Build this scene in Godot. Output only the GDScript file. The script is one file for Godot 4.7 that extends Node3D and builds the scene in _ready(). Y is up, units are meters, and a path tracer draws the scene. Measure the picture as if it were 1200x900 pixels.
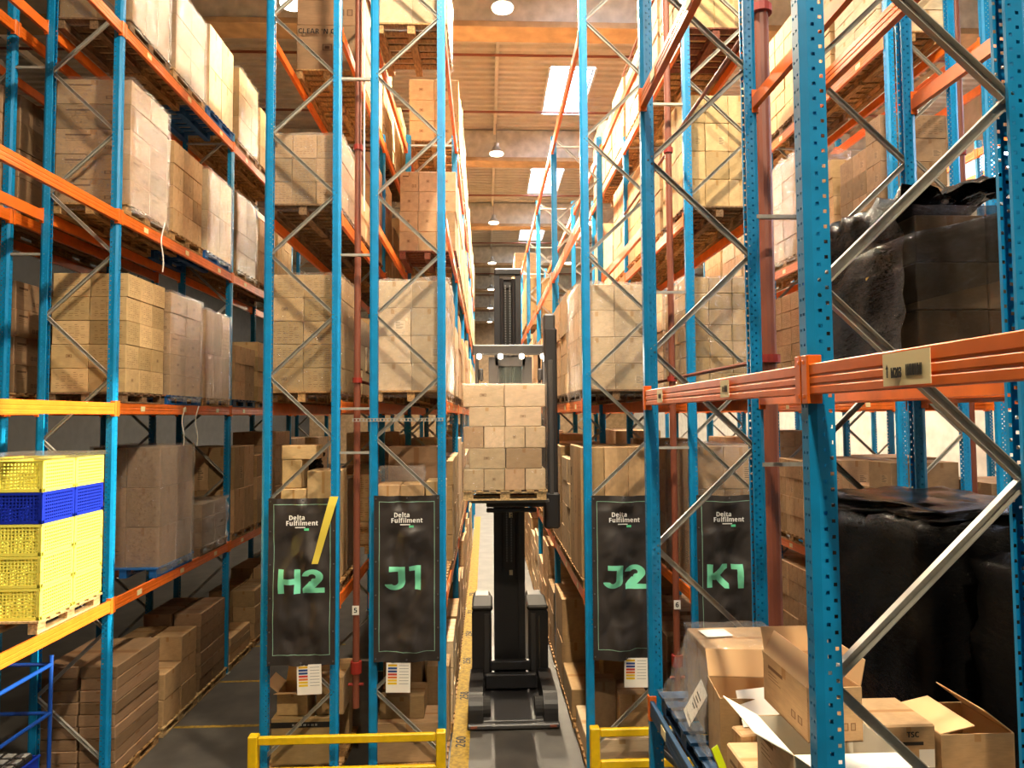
extends Node3D
# A narrow-aisle pallet warehouse seen from above head height; metres, y up, "d" below is distance down the aisle (-z).
var M := {}
var used := {}
var cache := {}
var rng := RandomNumberGenerator.new()
const LV := [0.0, 2.415, 4.945, 7.475, 10.005]       # floor and the tops of the four beam levels
const ORD := ["first", "second", "third", "fourth", "fifth", "sixth", "seventh", "eighth", "ninth", "tenth", "eleventh", "twelfth", "thirteenth", "fourteenth", "fifteenth", "sixteenth", "seventeenth", "eighteenth"]
const LVN := ["on the floor", "first beam level", "second beam level", "third beam level", "top beam level"]
# row: [x0, x1, aisle side (-1 or 1), phrase]
const ROWS := {
	"G": [-7.2, -6.2, -1, "row behind the crate rack"],
	"H1": [-5.81, -4.81, 1, "yellow crate rack"],
	"H2": [-2.92, -1.92, -1, "H2 banner row"],
	"J1": [-1.53, -0.53, 1, "J1 banner row"],
	"J2": [1.30, 2.30, -1, "J2 banner row"],
	"K1": [2.72, 3.72, 1, "K1 banner row"],
	"K2": [5.59, 6.59, -1, "row across the K aisle"],
	"L1": [6.98, 7.98, 1, "row behind the K aisle"],
	"L2": [9.85, 10.85, -1, "row near the white wall"],
	"JN": [1.33, 2.33, -1, "carton pile front row"],
	"KN": [2.72, 3.72, 1, "black-wrapped front row"],
}

# ---------------------------------------------------------------- scene
const LAMP := 105.0

func _ready() -> void:
	var cam := Camera3D.new()
	cam.name = "camera"
	add_child(cam)
	cam.position = Vector3(0, 4.74, 0)
	cam.rotation_degrees = Vector3(2.68, -2.22, -0.376)
	cam.fov = 2.0 * rad_to_deg(atan(450.0 / 800.0))
	cam.near = 0.05
	cam.far = 300
	cam.current = true
	var env := Environment.new()
	var sm := ProceduralSkyMaterial.new()
	sm.sky_top_color = Color(0.78, 0.86, 0.98)
	sm.sky_horizon_color = Color(0.92, 0.94, 0.98)
	sm.ground_horizon_color = Color(0.6, 0.6, 0.58)
	sm.ground_bottom_color = Color(0.4, 0.4, 0.38)
	sm.sun_angle_max = 1.0
	sm.energy_multiplier = 22.0
	var sky := Sky.new()
	sky.sky_material = sm
	env.background_mode = Environment.BG_SKY
	env.sky = sky
	env.tonemap_mode = Environment.TONE_MAPPER_LINEAR
	env.tonemap_exposure = 1.55
	env.sdfgi_enabled = true
	env.ssao_enabled = true
	env.ssil_enabled = true
	var we := WorldEnvironment.new()
	we.name = "environment"
	we.environment = env
	add_child(we)
	var sun := DirectionalLight3D.new()
	sun.name = "sun"
	add_child(sun)
	sun.look_at_from_position(Vector3(20, 7.4, 1.2), Vector3.ZERO, Vector3.UP)
	sun.light_energy = 4.5
	sun.light_color = Color(1.0, 0.93, 0.80)
	sun.light_angular_distance = 0.8
	sun.shadow_enabled = true
	make_materials()
	build_shell()
	build_lamps()
	build_racks()
	build_loads()
	build_front_right()
	build_left_near()
	build_end_fittings()
	build_truck()

# ---------------------------------------------------------------- helpers
func V(x: float, y: float, d: float) -> Vector3:
	return Vector3(x, y, -d)

func nm(n: String) -> String:
	if not used.has(n):
		used[n] = 0
		return n
	used[n] += 1
	return "%s_%03d" % [n, used[n]]

func tag(o: Node, label: String, cat: String, group := "", kind := "") -> void:
	o.set_meta("label", label)
	o.set_meta("category", cat)
	if group != "": o.set_meta("group", group)
	if kind != "": o.set_meta("kind", kind)

func thing(n: String, label: String, cat: String, pos: Vector3, group := "", kind := "") -> Node3D:
	var o := Node3D.new()
	o.name = nm(n)
	add_child(o)
	o.position = pos
	tag(o, label, cat, group, kind)
	return o

func part(n: String, mesh: Mesh, mat: Material, parent: Node, pos := Vector3.ZERO, rot := Vector3.ZERO, scl := Vector3.ONE) -> MeshInstance3D:
	var o := MeshInstance3D.new()
	o.name = n
	o.mesh = mesh
	o.material_override = mat
	parent.add_child(o, true)
	o.position = pos
	o.rotation = rot
	o.scale = scl
	return o

func solo(n: String, mesh: Mesh, mat: Material, label: String, cat: String, pos: Vector3, group := "", rot := Vector3.ZERO) -> MeshInstance3D:
	var o := part(nm(n), mesh, mat, self, pos, rot)
	tag(o, label, cat, group)
	return o

func struct(n: String, mesh: Mesh, mat: Material, pos := Vector3.ZERO, label := "", cat := "") -> MeshInstance3D:
	var o := part(nm(n), mesh, mat, self, pos)
	o.set_meta("kind", "structure")
	if label != "": o.set_meta("label", label)
	if cat != "": o.set_meta("category", cat)
	return o

func copy(o: Node3D, base: String, pos: Vector3, label: String) -> Node3D:
	var c: Node3D = o.duplicate()
	c.name = nm(base)
	add_child(c)
	c.position = pos
	c.set_meta("label", label)
	return c

func S() -> SurfaceTool:
	var st := SurfaceTool.new()
	st.begin(Mesh.PRIMITIVE_TRIANGLES)
	return st

# quad given counter-clockwise from outside
func q(st: SurfaceTool, a: Vector3, b: Vector3, c: Vector3, d: Vector3, u0 := Vector2(0, 0), u1 := Vector2(1, 1)) -> void:
	var n := (b - a).cross(c - a)
	if n.length_squared() < 1e-14: n = (c - a).cross(d - a)
	n = n.normalized()
	var uv := [Vector2(u0.x, u1.y), Vector2(u1.x, u1.y), Vector2(u1.x, u0.y), Vector2(u0.x, u0.y)]
	var p := [a, b, c, d]
	for i in [0, 2, 1, 0, 3, 2]:
		st.set_normal(n)
		st.set_uv(uv[i])
		st.add_vertex(p[i])

func tri(st: SurfaceTool, a: Vector3, b: Vector3, c: Vector3) -> void:
	var n := (b - a).cross(c - a).normalized()
	for p in [a, c, b]:
		st.set_normal(n)
		st.set_uv(Vector2(0.02, 0.5))
		st.add_vertex(p)

# box centred at c with chamfer b; sides use the left half of the texture, top and bottom the right half
func bx(st: SurfaceTool, c: Vector3, s: Vector3, b := 0.0, rot := Basis.IDENTITY) -> void:
	var h := s / 2
	var L := Vector2(0, 0)
	var H := Vector2(0.5, 1)
	var TL := Vector2(0.5, 0)
	var TH := Vector2(1, 1)
	var e := Vector3(h.x - b, h.y - b, h.z - b)
	var P := func(x: float, y: float, z: float) -> Vector3: return c + rot * Vector3(x, y, z)
	q(st, P.call(-e.x, -e.y, h.z), P.call(e.x, -e.y, h.z), P.call(e.x, e.y, h.z), P.call(-e.x, e.y, h.z), L, H)
	q(st, P.call(e.x, -e.y, -h.z), P.call(-e.x, -e.y, -h.z), P.call(-e.x, e.y, -h.z), P.call(e.x, e.y, -h.z), L, H)
	q(st, P.call(h.x, -e.y, e.z), P.call(h.x, -e.y, -e.z), P.call(h.x, e.y, -e.z), P.call(h.x, e.y, e.z), L, H)
	q(st, P.call(-h.x, -e.y, -e.z), P.call(-h.x, -e.y, e.z), P.call(-h.x, e.y, e.z), P.call(-h.x, e.y, -e.z), L, H)
	q(st, P.call(-e.x, h.y, e.z), P.call(e.x, h.y, e.z), P.call(e.x, h.y, -e.z), P.call(-e.x, h.y, -e.z), TL, TH)
	q(st, P.call(-e.x, -h.y, -e.z), P.call(e.x, -h.y, -e.z), P.call(e.x, -h.y, e.z), P.call(-e.x, -h.y, e.z), TL, TH)
	if b <= 0.0: return
	var z0 := Vector2(0.01, 0.45)
	var z1 := Vector2(0.02, 0.5)
	for sx in [-1, 1]:
		for sy in [-1, 1]:
			var a: Vector3 = P.call(sx * e.x, sy * h.y, e.z)
			var bb: Vector3 = P.call(sx * h.x, sy * e.y, e.z)
			var cc: Vector3 = P.call(sx * h.x, sy * e.y, -e.z)
			var dd: Vector3 = P.call(sx * e.x, sy * h.y, -e.z)
			if sx * sy > 0: q(st, a, bb, cc, dd, z0, z1)
			else: q(st, dd, cc, bb, a, z0, z1)
			a = P.call(e.x, sx * h.y, sy * e.z); bb = P.call(e.x, sx * e.y, sy * h.z); cc = P.call(-e.x, sx * e.y, sy * h.z); dd = P.call(-e.x, sx * h.y, sy * e.z)
			if sx * sy < 0: q(st, a, bb, cc, dd, z0, z1)
			else: q(st, dd, cc, bb, a, z0, z1)
			a = P.call(sx * e.x, e.y, sy * h.z); bb = P.call(sx * h.x, e.y, sy * e.z); cc = P.call(sx * h.x, -e.y, sy * e.z); dd = P.call(sx * e.x, -e.y, sy * h.z)
			if sx * sy < 0: q(st, a, bb, cc, dd, z0, z1)
			else: q(st, dd, cc, bb, a, z0, z1)
	for sx in [-1, 1]:
		for sy in [-1, 1]:
			for sz in [-1, 1]:
				var a: Vector3 = P.call(sx * h.x, sy * e.y, sz * e.z)
				var bb: Vector3 = P.call(sx * e.x, sy * h.y, sz * e.z)
				var cc: Vector3 = P.call(sx * e.x, sy * e.y, sz * h.z)
				if sx * sy * sz > 0: tri(st, a, bb, cc)
				else: tri(st, a, cc, bb)

func done(st: SurfaceTool) -> ArrayMesh:
	return st.commit()

# cached box standing on its base
func bm(s: Vector3, b := 0.004) -> ArrayMesh:
	var k := "b%.3f,%.3f,%.3f,%.3f" % [s.x, s.y, s.z, b]
	if not cache.has(k):
		var st := S()
		bx(st, Vector3(0, s.y / 2, 0), s, b)
		cache[k] = done(st)
	return cache[k]

# closed outline pts (x,y), counter-clockwise, drawn out along z
func ex(st: SurfaceTool, pts: PackedVector2Array, z0: float, z1: float) -> void:
	var n := pts.size()
	for i in n:
		var a := pts[i]
		var b := pts[(i + 1) % n]
		q(st, Vector3(a.x, a.y, z1), Vector3(a.x, a.y, z0), Vector3(b.x, b.y, z0), Vector3(b.x, b.y, z1))
	var t := Geometry2D.triangulate_polygon(pts)
	for i in range(0, t.size(), 3):
		var a := pts[t[i]]
		var b := pts[t[i + 1]]
		var c := pts[t[i + 2]]
		if (b - a).cross(c - a) < 0.0:
			var s := b
			b = c
			c = s
		tri(st, Vector3(a.x, a.y, z1), Vector3(b.x, b.y, z1), Vector3(c.x, c.y, z1))
		tri(st, Vector3(a.x, a.y, z0), Vector3(c.x, c.y, z0), Vector3(b.x, b.y, z0))

func tube(st: SurfaceTool, a: Vector3, b: Vector3, r: float, n := 8, r2 := -1.0) -> void:
	if r2 < 0.0: r2 = r
	var w := (b - a).normalized()
	var u := w.cross(Vector3.UP if absf(w.y) < 0.9 else Vector3.RIGHT).normalized()
	var v := w.cross(u)
	for i in n:
		var t0 := TAU * i / n
		var t1 := TAU * (i + 1) / n
		var e0 := u * cos(t0) + v * sin(t0)
		var e1 := u * cos(t1) + v * sin(t1)
		q(st, a + e0 * r, a + e1 * r, b + e1 * r2, b + e0 * r2)
		tri(st, b, b + e0 * r2, b + e1 * r2)
		tri(st, a, a + e1 * r, a + e0 * r)

func tm(a: Vector3, b: Vector3, r: float, n := 8) -> ArrayMesh:
	var st := S()
	tube(st, a, b, r, n)
	return done(st)

func bar(st: SurfaceTool, a: Vector3, b: Vector3, w: float, h: float) -> void:
	var z := (b - a).normalized()
	var x := Vector3.UP.cross(z)
	x = Vector3.RIGHT if x.length() < 0.01 else x.normalized()
	bx(st, (a + b) / 2, Vector3(w, h, (b - a).length()), 0.0, Basis(x, z.cross(x), z))

func txt(s: String, size: float, depth := 0.002) -> TextMesh:
	var t := TextMesh.new()
	var f := SystemFont.new()
	f.font_names = PackedStringArray(["Droid Sans"])
	f.font_weight = 700
	t.font = f
	t.text = s
	t.font_size = 32
	t.pixel_size = size / 32.0
	t.depth = depth
	return t

# ---------------------------------------------------------------- materials
func mat(c: Color, rough := 0.7, metal := 0.0) -> StandardMaterial3D:
	var m := StandardMaterial3D.new()
	m.albedo_color = c
	m.roughness = rough
	m.metallic = metal
	return m

func noise_tex(freq: float, c0: Color, c1: Color, seed_: int, size := 256, oct := 4) -> NoiseTexture2D:
	var n := FastNoiseLite.new()
	n.seed = seed_
	n.frequency = freq
	n.fractal_octaves = oct
	var t := NoiseTexture2D.new()
	t.width = size
	t.height = size
	t.seamless = true
	t.noise = n
	var g := Gradient.new()
	g.set_color(0, c0)
	g.set_color(1, c1)
	t.color_ramp = g
	return t

func grain(m: StandardMaterial3D, t: Texture2D, sc: Vector3, world := true) -> StandardMaterial3D:
	m.albedo_texture = t
	m.uv1_triplanar = true
	m.uv1_world_triplanar = world
	m.uv1_scale = sc
	return m

# cardboard with print: left half of the picture is a side, right half the top
func carton_tex(style: int) -> ImageTexture:
	var im := Image.create(256, 128, false, Image.FORMAT_RGB8)
	var n := FastNoiseLite.new()
	n.seed = 11 + style
	n.frequency = 0.09
	var n2 := FastNoiseLite.new()
	n2.seed = 40 + style
	n2.frequency = 0.02
	for y in 128:
		for x in 256:
			var v := 0.93 + 0.05 * n.get_noise_2d(x * 0.35, y * 2.2) + 0.07 * n2.get_noise_2d(x, y)
			im.set_pixel(x, y, Color(v, v * 0.985, v * 0.96))
	var r := RandomNumberGenerator.new()
	r.seed = 77 + style
	var ink := Color(0.58, 0.50, 0.43)
	var tape := Color(0.86, 0.78, 0.66)
	if style != 4:
		im.fill_rect(Rect2i(128, 58, 128, 13), tape)
		im.fill_rect(Rect2i(128, 64, 128, 1), Color(0.6, 0.53, 0.45))
	if style in [0, 2, 3]:
		im.fill_rect(Rect2i(58, 0, 12, 26), tape)
	match style:
		1:
			for k in 8:
				for j in 5:
					if r.randf() < 0.8: im.fill_rect(Rect2i(14 + j * 21 + r.randi_range(0, 3), 18 + k * 12, r.randi_range(6, 17), 3), ink.lightened(0.25))
		2:
			im.fill_rect(Rect2i(16, 24, 44, 9), ink)
			for k in 3: im.fill_rect(Rect2i(16, 42 + k * 8, 26 + k * 6, 2), ink.lightened(0.15))
			im.fill_rect(Rect2i(84, 84, 12, 18), ink)
			im.fill_rect(Rect2i(86, 86, 8, 14), Color(0.86, 0.84, 0.82))
			im.fill_rect(Rect2i(102, 84, 12, 18), ink)
			im.fill_rect(Rect2i(104, 86, 8, 14), Color(0.86, 0.84, 0.82))
		3:
			im.fill_rect(Rect2i(72, 60, 38, 40), Color(1.0, 1.0, 1.0))
			for k in 6: im.fill_rect(Rect2i(76, 64 + k * 6, r.randi_range(14, 30), 2), Color(0.35, 0.35, 0.35))
		4:
			im.fill_rect(Rect2i(52, 52, 20, 18), ink.lightened(0.1))
			im.fill_rect(Rect2i(54, 54, 16, 14), Color(0.88, 0.86, 0.84))
			im.fill_rect(Rect2i(57, 57, 10, 8), ink)
	return ImageTexture.create_from_image(im)

func make_materials() -> void:
	var tex := []
	for i in 5: tex.append(carton_tex(i))
	# cardboard tones: kraft, yellow kraft, pinkish, dark brown, pale
	var tone := [Color(0.74, 0.61, 0.445), Color(0.79, 0.675, 0.485), Color(0.78, 0.655, 0.51), Color(0.58, 0.465, 0.35), Color(0.88, 0.785, 0.65)]
	for i in 5:
		for j in 5:
			for v in 3:
				var k: float = [1.0, 0.9, 1.07][v]
				var m := mat(Color(minf(tone[i].r * k, 1.0), tone[i].g * k, tone[i].b * k * [1.0, 0.97, 1.02][v]), 0.82)
				m.albedo_texture = tex[j]
				M["c%d%d%d" % [i, j, v]] = m
	M.inner = mat(Color(0.78, 0.63, 0.45), 0.85)
	M.white_board = mat(Color(0.88, 0.86, 0.80), 0.7)
	var wt := noise_tex(0.03, Color(0.62, 0.62, 0.62), Color(1, 1, 1), 5)
	M.wood = grain(mat(Color(0.78, 0.60, 0.38), 0.8), wt, Vector3(3, 3, 0.7))
	M.wood_old = grain(mat(Color(0.55, 0.42, 0.29), 0.85), wt, Vector3(3, 3, 0.7))
	M.wood_pale = grain(mat(Color(0.86, 0.72, 0.50), 0.8), wt, Vector3(3, 3, 0.7))
	var paint := noise_tex(0.02, Color(0.88, 0.88, 0.88), Color(1, 1, 1), 9)
	M.blue = grain(mat(Color(0.03, 0.54, 0.77), 0.38), paint, Vector3(0.7, 0.7, 0.7))
	M.blue_dark = mat(Color(0.03, 0.22, 0.36), 0.5)
	M.blue_pallet = grain(mat(Color(0.05, 0.35, 0.62), 0.55), paint, Vector3(2, 2, 2))
	M.orange = grain(mat(Color(0.94, 0.455, 0.13), 0.36), paint, Vector3(0.9, 0.9, 0.9))
	M.galv = grain(mat(Color(0.72, 0.71, 0.67), 0.42, 0.35), paint, Vector3(3, 3, 3))
	M.yellow = grain(mat(Color(0.95, 0.78, 0.03), 0.45), paint, Vector3(1, 1, 1))
	M.line = grain(mat(Color(0.72, 0.58, 0.16), 0.75), wt, Vector3(1.3, 1.3, 1.3))
	M.pipe = mat(Color(0.50, 0.27, 0.19), 0.5)
	M.red = mat(Color(0.58, 0.16, 0.11), 0.5)
	M.wood_red = grain(mat(Color(0.52, 0.27, 0.18), 0.8), wt, Vector3(3, 3, 0.7))
	M.label = mat(Color(0.92, 0.86, 0.66), 0.6)
	M.paper = mat(Color(0.93, 0.91, 0.86), 0.75)
	M.ink = mat(Color(0.10, 0.09, 0.08), 0.7)
	M.truck = mat(Color(0.15, 0.145, 0.15), 0.40)
	M.truck2 = mat(Color(0.25, 0.245, 0.245), 0.42)
	M.steel = mat(Color(0.45, 0.45, 0.44), 0.35, 0.8)
	M.glass = mat(Color(0.6, 0.65, 0.62, 0.12), 0.05)
	M.glass.transparency = BaseMaterial3D.TRANSPARENCY_ALPHA
	M.pane = mat(Color(0.95, 0.96, 0.98, 0.10), 0.1)
	M.pane.transparency = BaseMaterial3D.TRANSPARENCY_ALPHA
	var wr := FastNoiseLite.new()
	wr.seed = 3
	wr.frequency = 0.012
	wr.fractal_type = FastNoiseLite.FRACTAL_RIDGED
	wr.fractal_octaves = 4
	wr.domain_warp_enabled = true
	wr.domain_warp_amplitude = 40.0
	var wn := NoiseTexture2D.new()
	wn.width = 512
	wn.height = 512
	wn.seamless = true
	wn.noise = wr
	wn.as_normal_map = true
	wn.bump_strength = 9.0
	M.film = mat(Color(0.93, 0.91, 0.87, 0.035), 0.17)
	M.film.transparency = BaseMaterial3D.TRANSPARENCY_ALPHA
	M.film_milky = mat(Color(0.93, 0.90, 0.85, 0.10), 0.19)
	M.film_milky.transparency = BaseMaterial3D.TRANSPARENCY_ALPHA
	M.film_dark = mat(Color(0.12, 0.10, 0.085, 0.5), 0.22)
	M.film_dark.transparency = BaseMaterial3D.TRANSPARENCY_ALPHA
	M.black_film = mat(Color(0.07, 0.068, 0.066), 0.21)
	M.black_film.metallic_specular = 0.25
	M.film_dark.metallic_specular = 0.3
	for k in ["film", "film_milky", "film_dark", "black_film"]:
		M[k].normal_enabled = true
		M[k].normal_texture = wn
		M[k].normal_scale = 2.6
		M[k].uv1_scale = Vector3(0.6, 3.6, 1)
	M.black_film.normal_scale = 0.5
	M.black_film.uv1_scale = Vector3(0.35, 3.0, 1)
	M.crate_y = mat(Color(0.88, 0.85, 0.36), 0.35)
	M.crate_b = mat(Color(0.08, 0.16, 0.62), 0.35)
	M.crate_r = mat(Color(0.70, 0.12, 0.14), 0.45)
	M.bin_blue = mat(Color(0.04, 0.18, 0.62), 0.45)
	M.trolley = mat(Color(0.05, 0.25, 0.58), 0.4)
	M.grey_lid = mat(Color(0.55, 0.55, 0.53), 0.5)
	M.floor = grain(mat(Color(0.33, 0.315, 0.295), 0.5), noise_tex(0.012, Color(0.70, 0.70, 0.70), Color(1, 1, 1), 21, 512, 6), Vector3(0.25, 0.25, 0.25))
	M.concrete = grain(mat(Color(0.84, 0.81, 0.75), 0.85), noise_tex(0.015, Color(0.80, 0.80, 0.79), Color(1, 1, 1), 22, 512, 5), Vector3(0.3, 0.3, 0.3))
	M.tan = grain(mat(Color(0.74, 0.61, 0.45), 0.85), noise_tex(0.02, Color(0.80, 0.80, 0.80), Color(1, 1, 1), 23, 256, 5), Vector3(0.4, 0.4, 0.4))
	M.roof = grain(mat(Color(0.78, 0.74, 0.67), 0.55), paint, Vector3(0.3, 0.3, 0.3))
	M.wall = grain(mat(Color(0.86, 0.84, 0.80), 0.8), paint, Vector3(0.3, 0.3, 0.3))
	M.wall_dark = grain(mat(Color(0.30, 0.29, 0.27), 0.85), paint, Vector3(0.3, 0.3, 0.3))
	M.mint = mat(Color(0.35, 0.80, 0.58), 0.6)
	M.print_white = mat(Color(0.92, 0.92, 0.90), 0.6)
	M.strap = mat(Color(0.84, 0.76, 0.28), 0.7)  # yellow of the sunlight streak laid over the H2 banner
	M.hiviz = mat(Color(0.75, 0.85, 0.05), 0.5)
	M.lamp_body = mat(Color(0.72, 0.72, 0.70), 0.4, 0.5)
	M.lamp_glow = mat(Color(1, 1, 1), 0.5)
	M.lamp_glow.emission_enabled = true
	M.lamp_glow.emission = Color(1.0, 0.93, 0.82)
	M.lamp_glow.emission_energy_multiplier = 6.0

func card(t: int, s: int) -> StandardMaterial3D:
	return M["c%d%d%d" % [t, s, [0, 0, 1, 2][rng.randi_range(0, 3)]]]

# ---------------------------------------------------------------- racking
# sheet a->b wide (horizontal vector w), standing from y0 to y1, with columns of holes at offsets along w
func holed(st: SurfaceTool, o: Vector3, w: Vector3, y1: float, cols: Array, hole: float, pitch: float, out: Vector3) -> void:
	var L := w.length()
	var e := w / L
	var flip := e.cross(Vector3.UP).dot(out) < 0.0
	var put := func(u0: float, u1: float, a: float, b: float) -> void:
		var p0 := o + e * u0
		var p1 := o + e * u1
		if flip:
			var t := p0
			p0 = p1
			p1 = t
		q(st, p0 + Vector3(0, a, 0), p1 + Vector3(0, a, 0), p1 + Vector3(0, b, 0), p0 + Vector3(0, b, 0))
	var u := 0.0
	for c in cols:
		var ce: float = c[0]
		put.call(u, ce - hole / 2, 0.0, y1)
		var y: float = c[1]
		var prev := 0.0
		while y + hole < y1:
			put.call(ce - hole / 2, ce + hole / 2, prev, y)
			prev = y + hole
			y += pitch
		put.call(ce - hole / 2, ce + hole / 2, prev, y1)
		u = ce + hole / 2
	put.call(u, L, 0.0, y1)

# upright section with the aisle face at x = 0 and the open back at x = 0.105
func post_mesh(h: float) -> ArrayMesh:
	var k := "post%.2f" % h
	if cache.has(k): return cache[k]
	var st := S()
	var pt := 0.064
	holed(st, Vector3(0, 0, 0.03), Vector3(0, 0, -0.06), h, [[0.017, 0.03], [0.043, 0.03]], 0.011, pt, Vector3(-1, 0, 0))
	for s in [-1, 1]:
		var a := Vector3(0, 0, 0.03 * s)
		var b := Vector3(0.03, 0, 0.045 * s)
		var up := Vector3(0, h, 0)
		if s > 0: q(st, a, b, b + up, a + up)
		else: q(st, b, a, a + up, b + up)
		holed(st, b, Vector3(0.075, 0, 0), h, [[0.024, 0.04], [0.056, 0.072]], 0.015, pt, Vector3(0, 0, s))
		a = Vector3(0.105, 0, 0.045 * s)
		b = Vector3(0.105, 0, 0.028 * s)
		q(st, a, b, b + up, a + up)
	cache[k] = done(st)
	return cache[k]

func brace_mesh(l: float) -> ArrayMesh:
	var k := "brace%.2f" % l
	if cache.has(k): return cache[k]
	var st := S()
	var pts := PackedVector2Array([Vector2(-0.022, -0.016), Vector2(0.022, -0.016), Vector2(0.022, 0.016), Vector2(0.018, 0.016), Vector2(0.018, -0.012), Vector2(-0.018, -0.012), Vector2(-0.018, 0.016), Vector2(-0.022, 0.016)])
	ex(st, pts, 0, l)
	cache[k] = done(st)
	return cache[k]

var frame_proto := {}
func rack_upright(row: String, i: int, d: float, h: float) -> void:
	var R: Array = ROWS[row]
	var key := "%d/%.2f" % [R[2], h]
	var label := "blue perforated rack upright, %s, %s back" % [R[3], ORD[i]]
	if row == "JN" or row == "KN": label = "blue perforated rack upright, %s, %s" % [R[3], ["beside the viewer", "nearest large one", "at the far end"][i]]
	var pos := V((R[0] + R[1]) / 2.0, 0, d)
	if frame_proto.has(key):
		var c := copy(frame_proto[key], "rack_upright", pos, label)
		c.set_meta("group", "blue uprights of the " + R[3])
		return
	var o := thing("rack_upright", label, "rack upright", pos, "blue uprights of the " + R[3])
	frame_proto[key] = o
	var side: int = R[2]
	part("post", post_mesh(h), M.blue, o, Vector3(-0.5, 0, 0))
	part("post", post_mesh(h), M.blue, o, Vector3(0.5, 0, 0), Vector3(0, PI, 0))
	for s in [-1, 1]:
		var fp := part("foot_plate", bm(Vector3(0.14, 0.012, 0.13), 0.0), M.galv, o, Vector3(0.46 * s, 0, 0))
		fp.set_meta("label", "galvanised foot plate")
	# zigzag bracing with its nodes on the aisle side at 0.39 + 1.63 k
	var y := 0.385
	var at := side
	var l := sqrt(0.815 * 0.815 + 0.86 * 0.86)
	while y + 0.82 < h:
		var dir := Vector3(-at * 0.86, 0.815, 0).normalized()
		var fw := Vector3(0, 0, 1)
		var n := part("brace", brace_mesh(l), M.galv, o)
		n.transform = Transform3D(Basis(fw.cross(dir), fw, dir), Vector3(at * 0.43, y, 0))
		y += 0.815
		at = -at
	for yy in [0.2, h - 0.2]:
		part("cross_strut", brace_mesh(0.86), M.galv, o, Vector3(-0.43, yy, 0), Vector3(0, PI / 2, 0))

func beam_mesh(l: float, h: float) -> ArrayMesh:
	var k := "beam%.2f%.3f" % [l, h]
	if cache.has(k): return cache[k]
	var st := S()
	# outer face at x = 0 with two shallow grooves, a step along the inner top edge
	var g := 0.003
	var pts := PackedVector2Array([Vector2(0.004, 0), Vector2(0.05, 0), Vector2(0.05, h - 0.03), Vector2(0.034, h - 0.03), Vector2(0.034, h), Vector2(0.004, h), Vector2(0, h - 0.004),
		Vector2(0, h * 0.66), Vector2(g, h * 0.62), Vector2(g, h * 0.58), Vector2(0, h * 0.54), Vector2(0, h * 0.36), Vector2(g, h * 0.32), Vector2(g, h * 0.28), Vector2(0, h * 0.24), Vector2(0, 0.004)])
	ex(st, pts, -l / 2, l / 2)
	cache[k] = done(st)
	return cache[k]

func connector_mesh() -> ArrayMesh:
	if cache.has("conn"): return cache["conn"]
	var st := S()
	bx(st, Vector3(-0.004, 0, 0.022), Vector3(0.008, 0.2, 0.048), 0.002)
	bx(st, Vector3(0.025, 0, -0.003), Vector3(0.058, 0.2, 0.006), 0.002)
	for y in [-0.07, 0.07]: bx(st, Vector3(-0.009, y, 0.03), Vector3(0.004, 0.016, 0.01), 0.001)
	cache["conn"] = done(st)
	return cache["conn"]

var beam_proto := {}
# one load beam on the face x of a row, between uprights at d0 and d1
func rack_beam(row: String, face: int, bay: int, level: int, d0: float, d1: float, h: float, sticker := false) -> Node3D:
	var R: Array = ROWS[row]
	var x: float = (R[0] if face < 0 else R[1]) + face * 0.006
	var side_word := "aisle side" if face == R[2] else "rear side"
	var label := "%s load beam, %s, %s, %s, %s bay" % ["dark blue" if sticker and row == "JN" and level == 1 else "orange", R[3], side_word, LVN[level], ORD[bay]]
	var L := d1 - d0
	var key := "%d/%.2f/%.3f/%s" % [face, L, h, "dark" if sticker and row == "JN" and level == 1 else str(sticker)]
	var pos := V(x, LV[level], (d0 + d1) / 2)
	var o: Node3D
	if beam_proto.has(key):
		o = copy(beam_proto[key], "load_beam", pos, label)
		o.set_meta("group", "orange beams of the " + R[3])
	else:
		o = thing("load_beam", label, "beam", pos, "orange beams of the " + R[3], "thing")
		beam_proto[key] = o
		var turn := Vector3(0, 0.0 if face < 0 else PI, 0)
		part("rail", beam_mesh(L - 0.1, h), M.blue_dark if sticker and row == "JN" and level == 1 else M.orange, o, Vector3(0, -h, 0), turn)
		for e in [-1, 1]:
			var c := part("connector", connector_mesh(), M.orange, o, Vector3(0, -h / 2, e * (L / 2 - 0.052)))
			c.scale = Vector3(-face, 1, e)
	if sticker and beam_proto[key] == o:
		for k in 3:
			var s := part("location_label", bm(Vector3(0.004, 0.07, 0.12), 0.0), M.label, o, Vector3(face * 0.003, -h * 0.5 - 0.035, -L / 2 + L * (k + 0.5) / 3))
			s.set_meta("label", "small cream location label")
	return o

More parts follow.
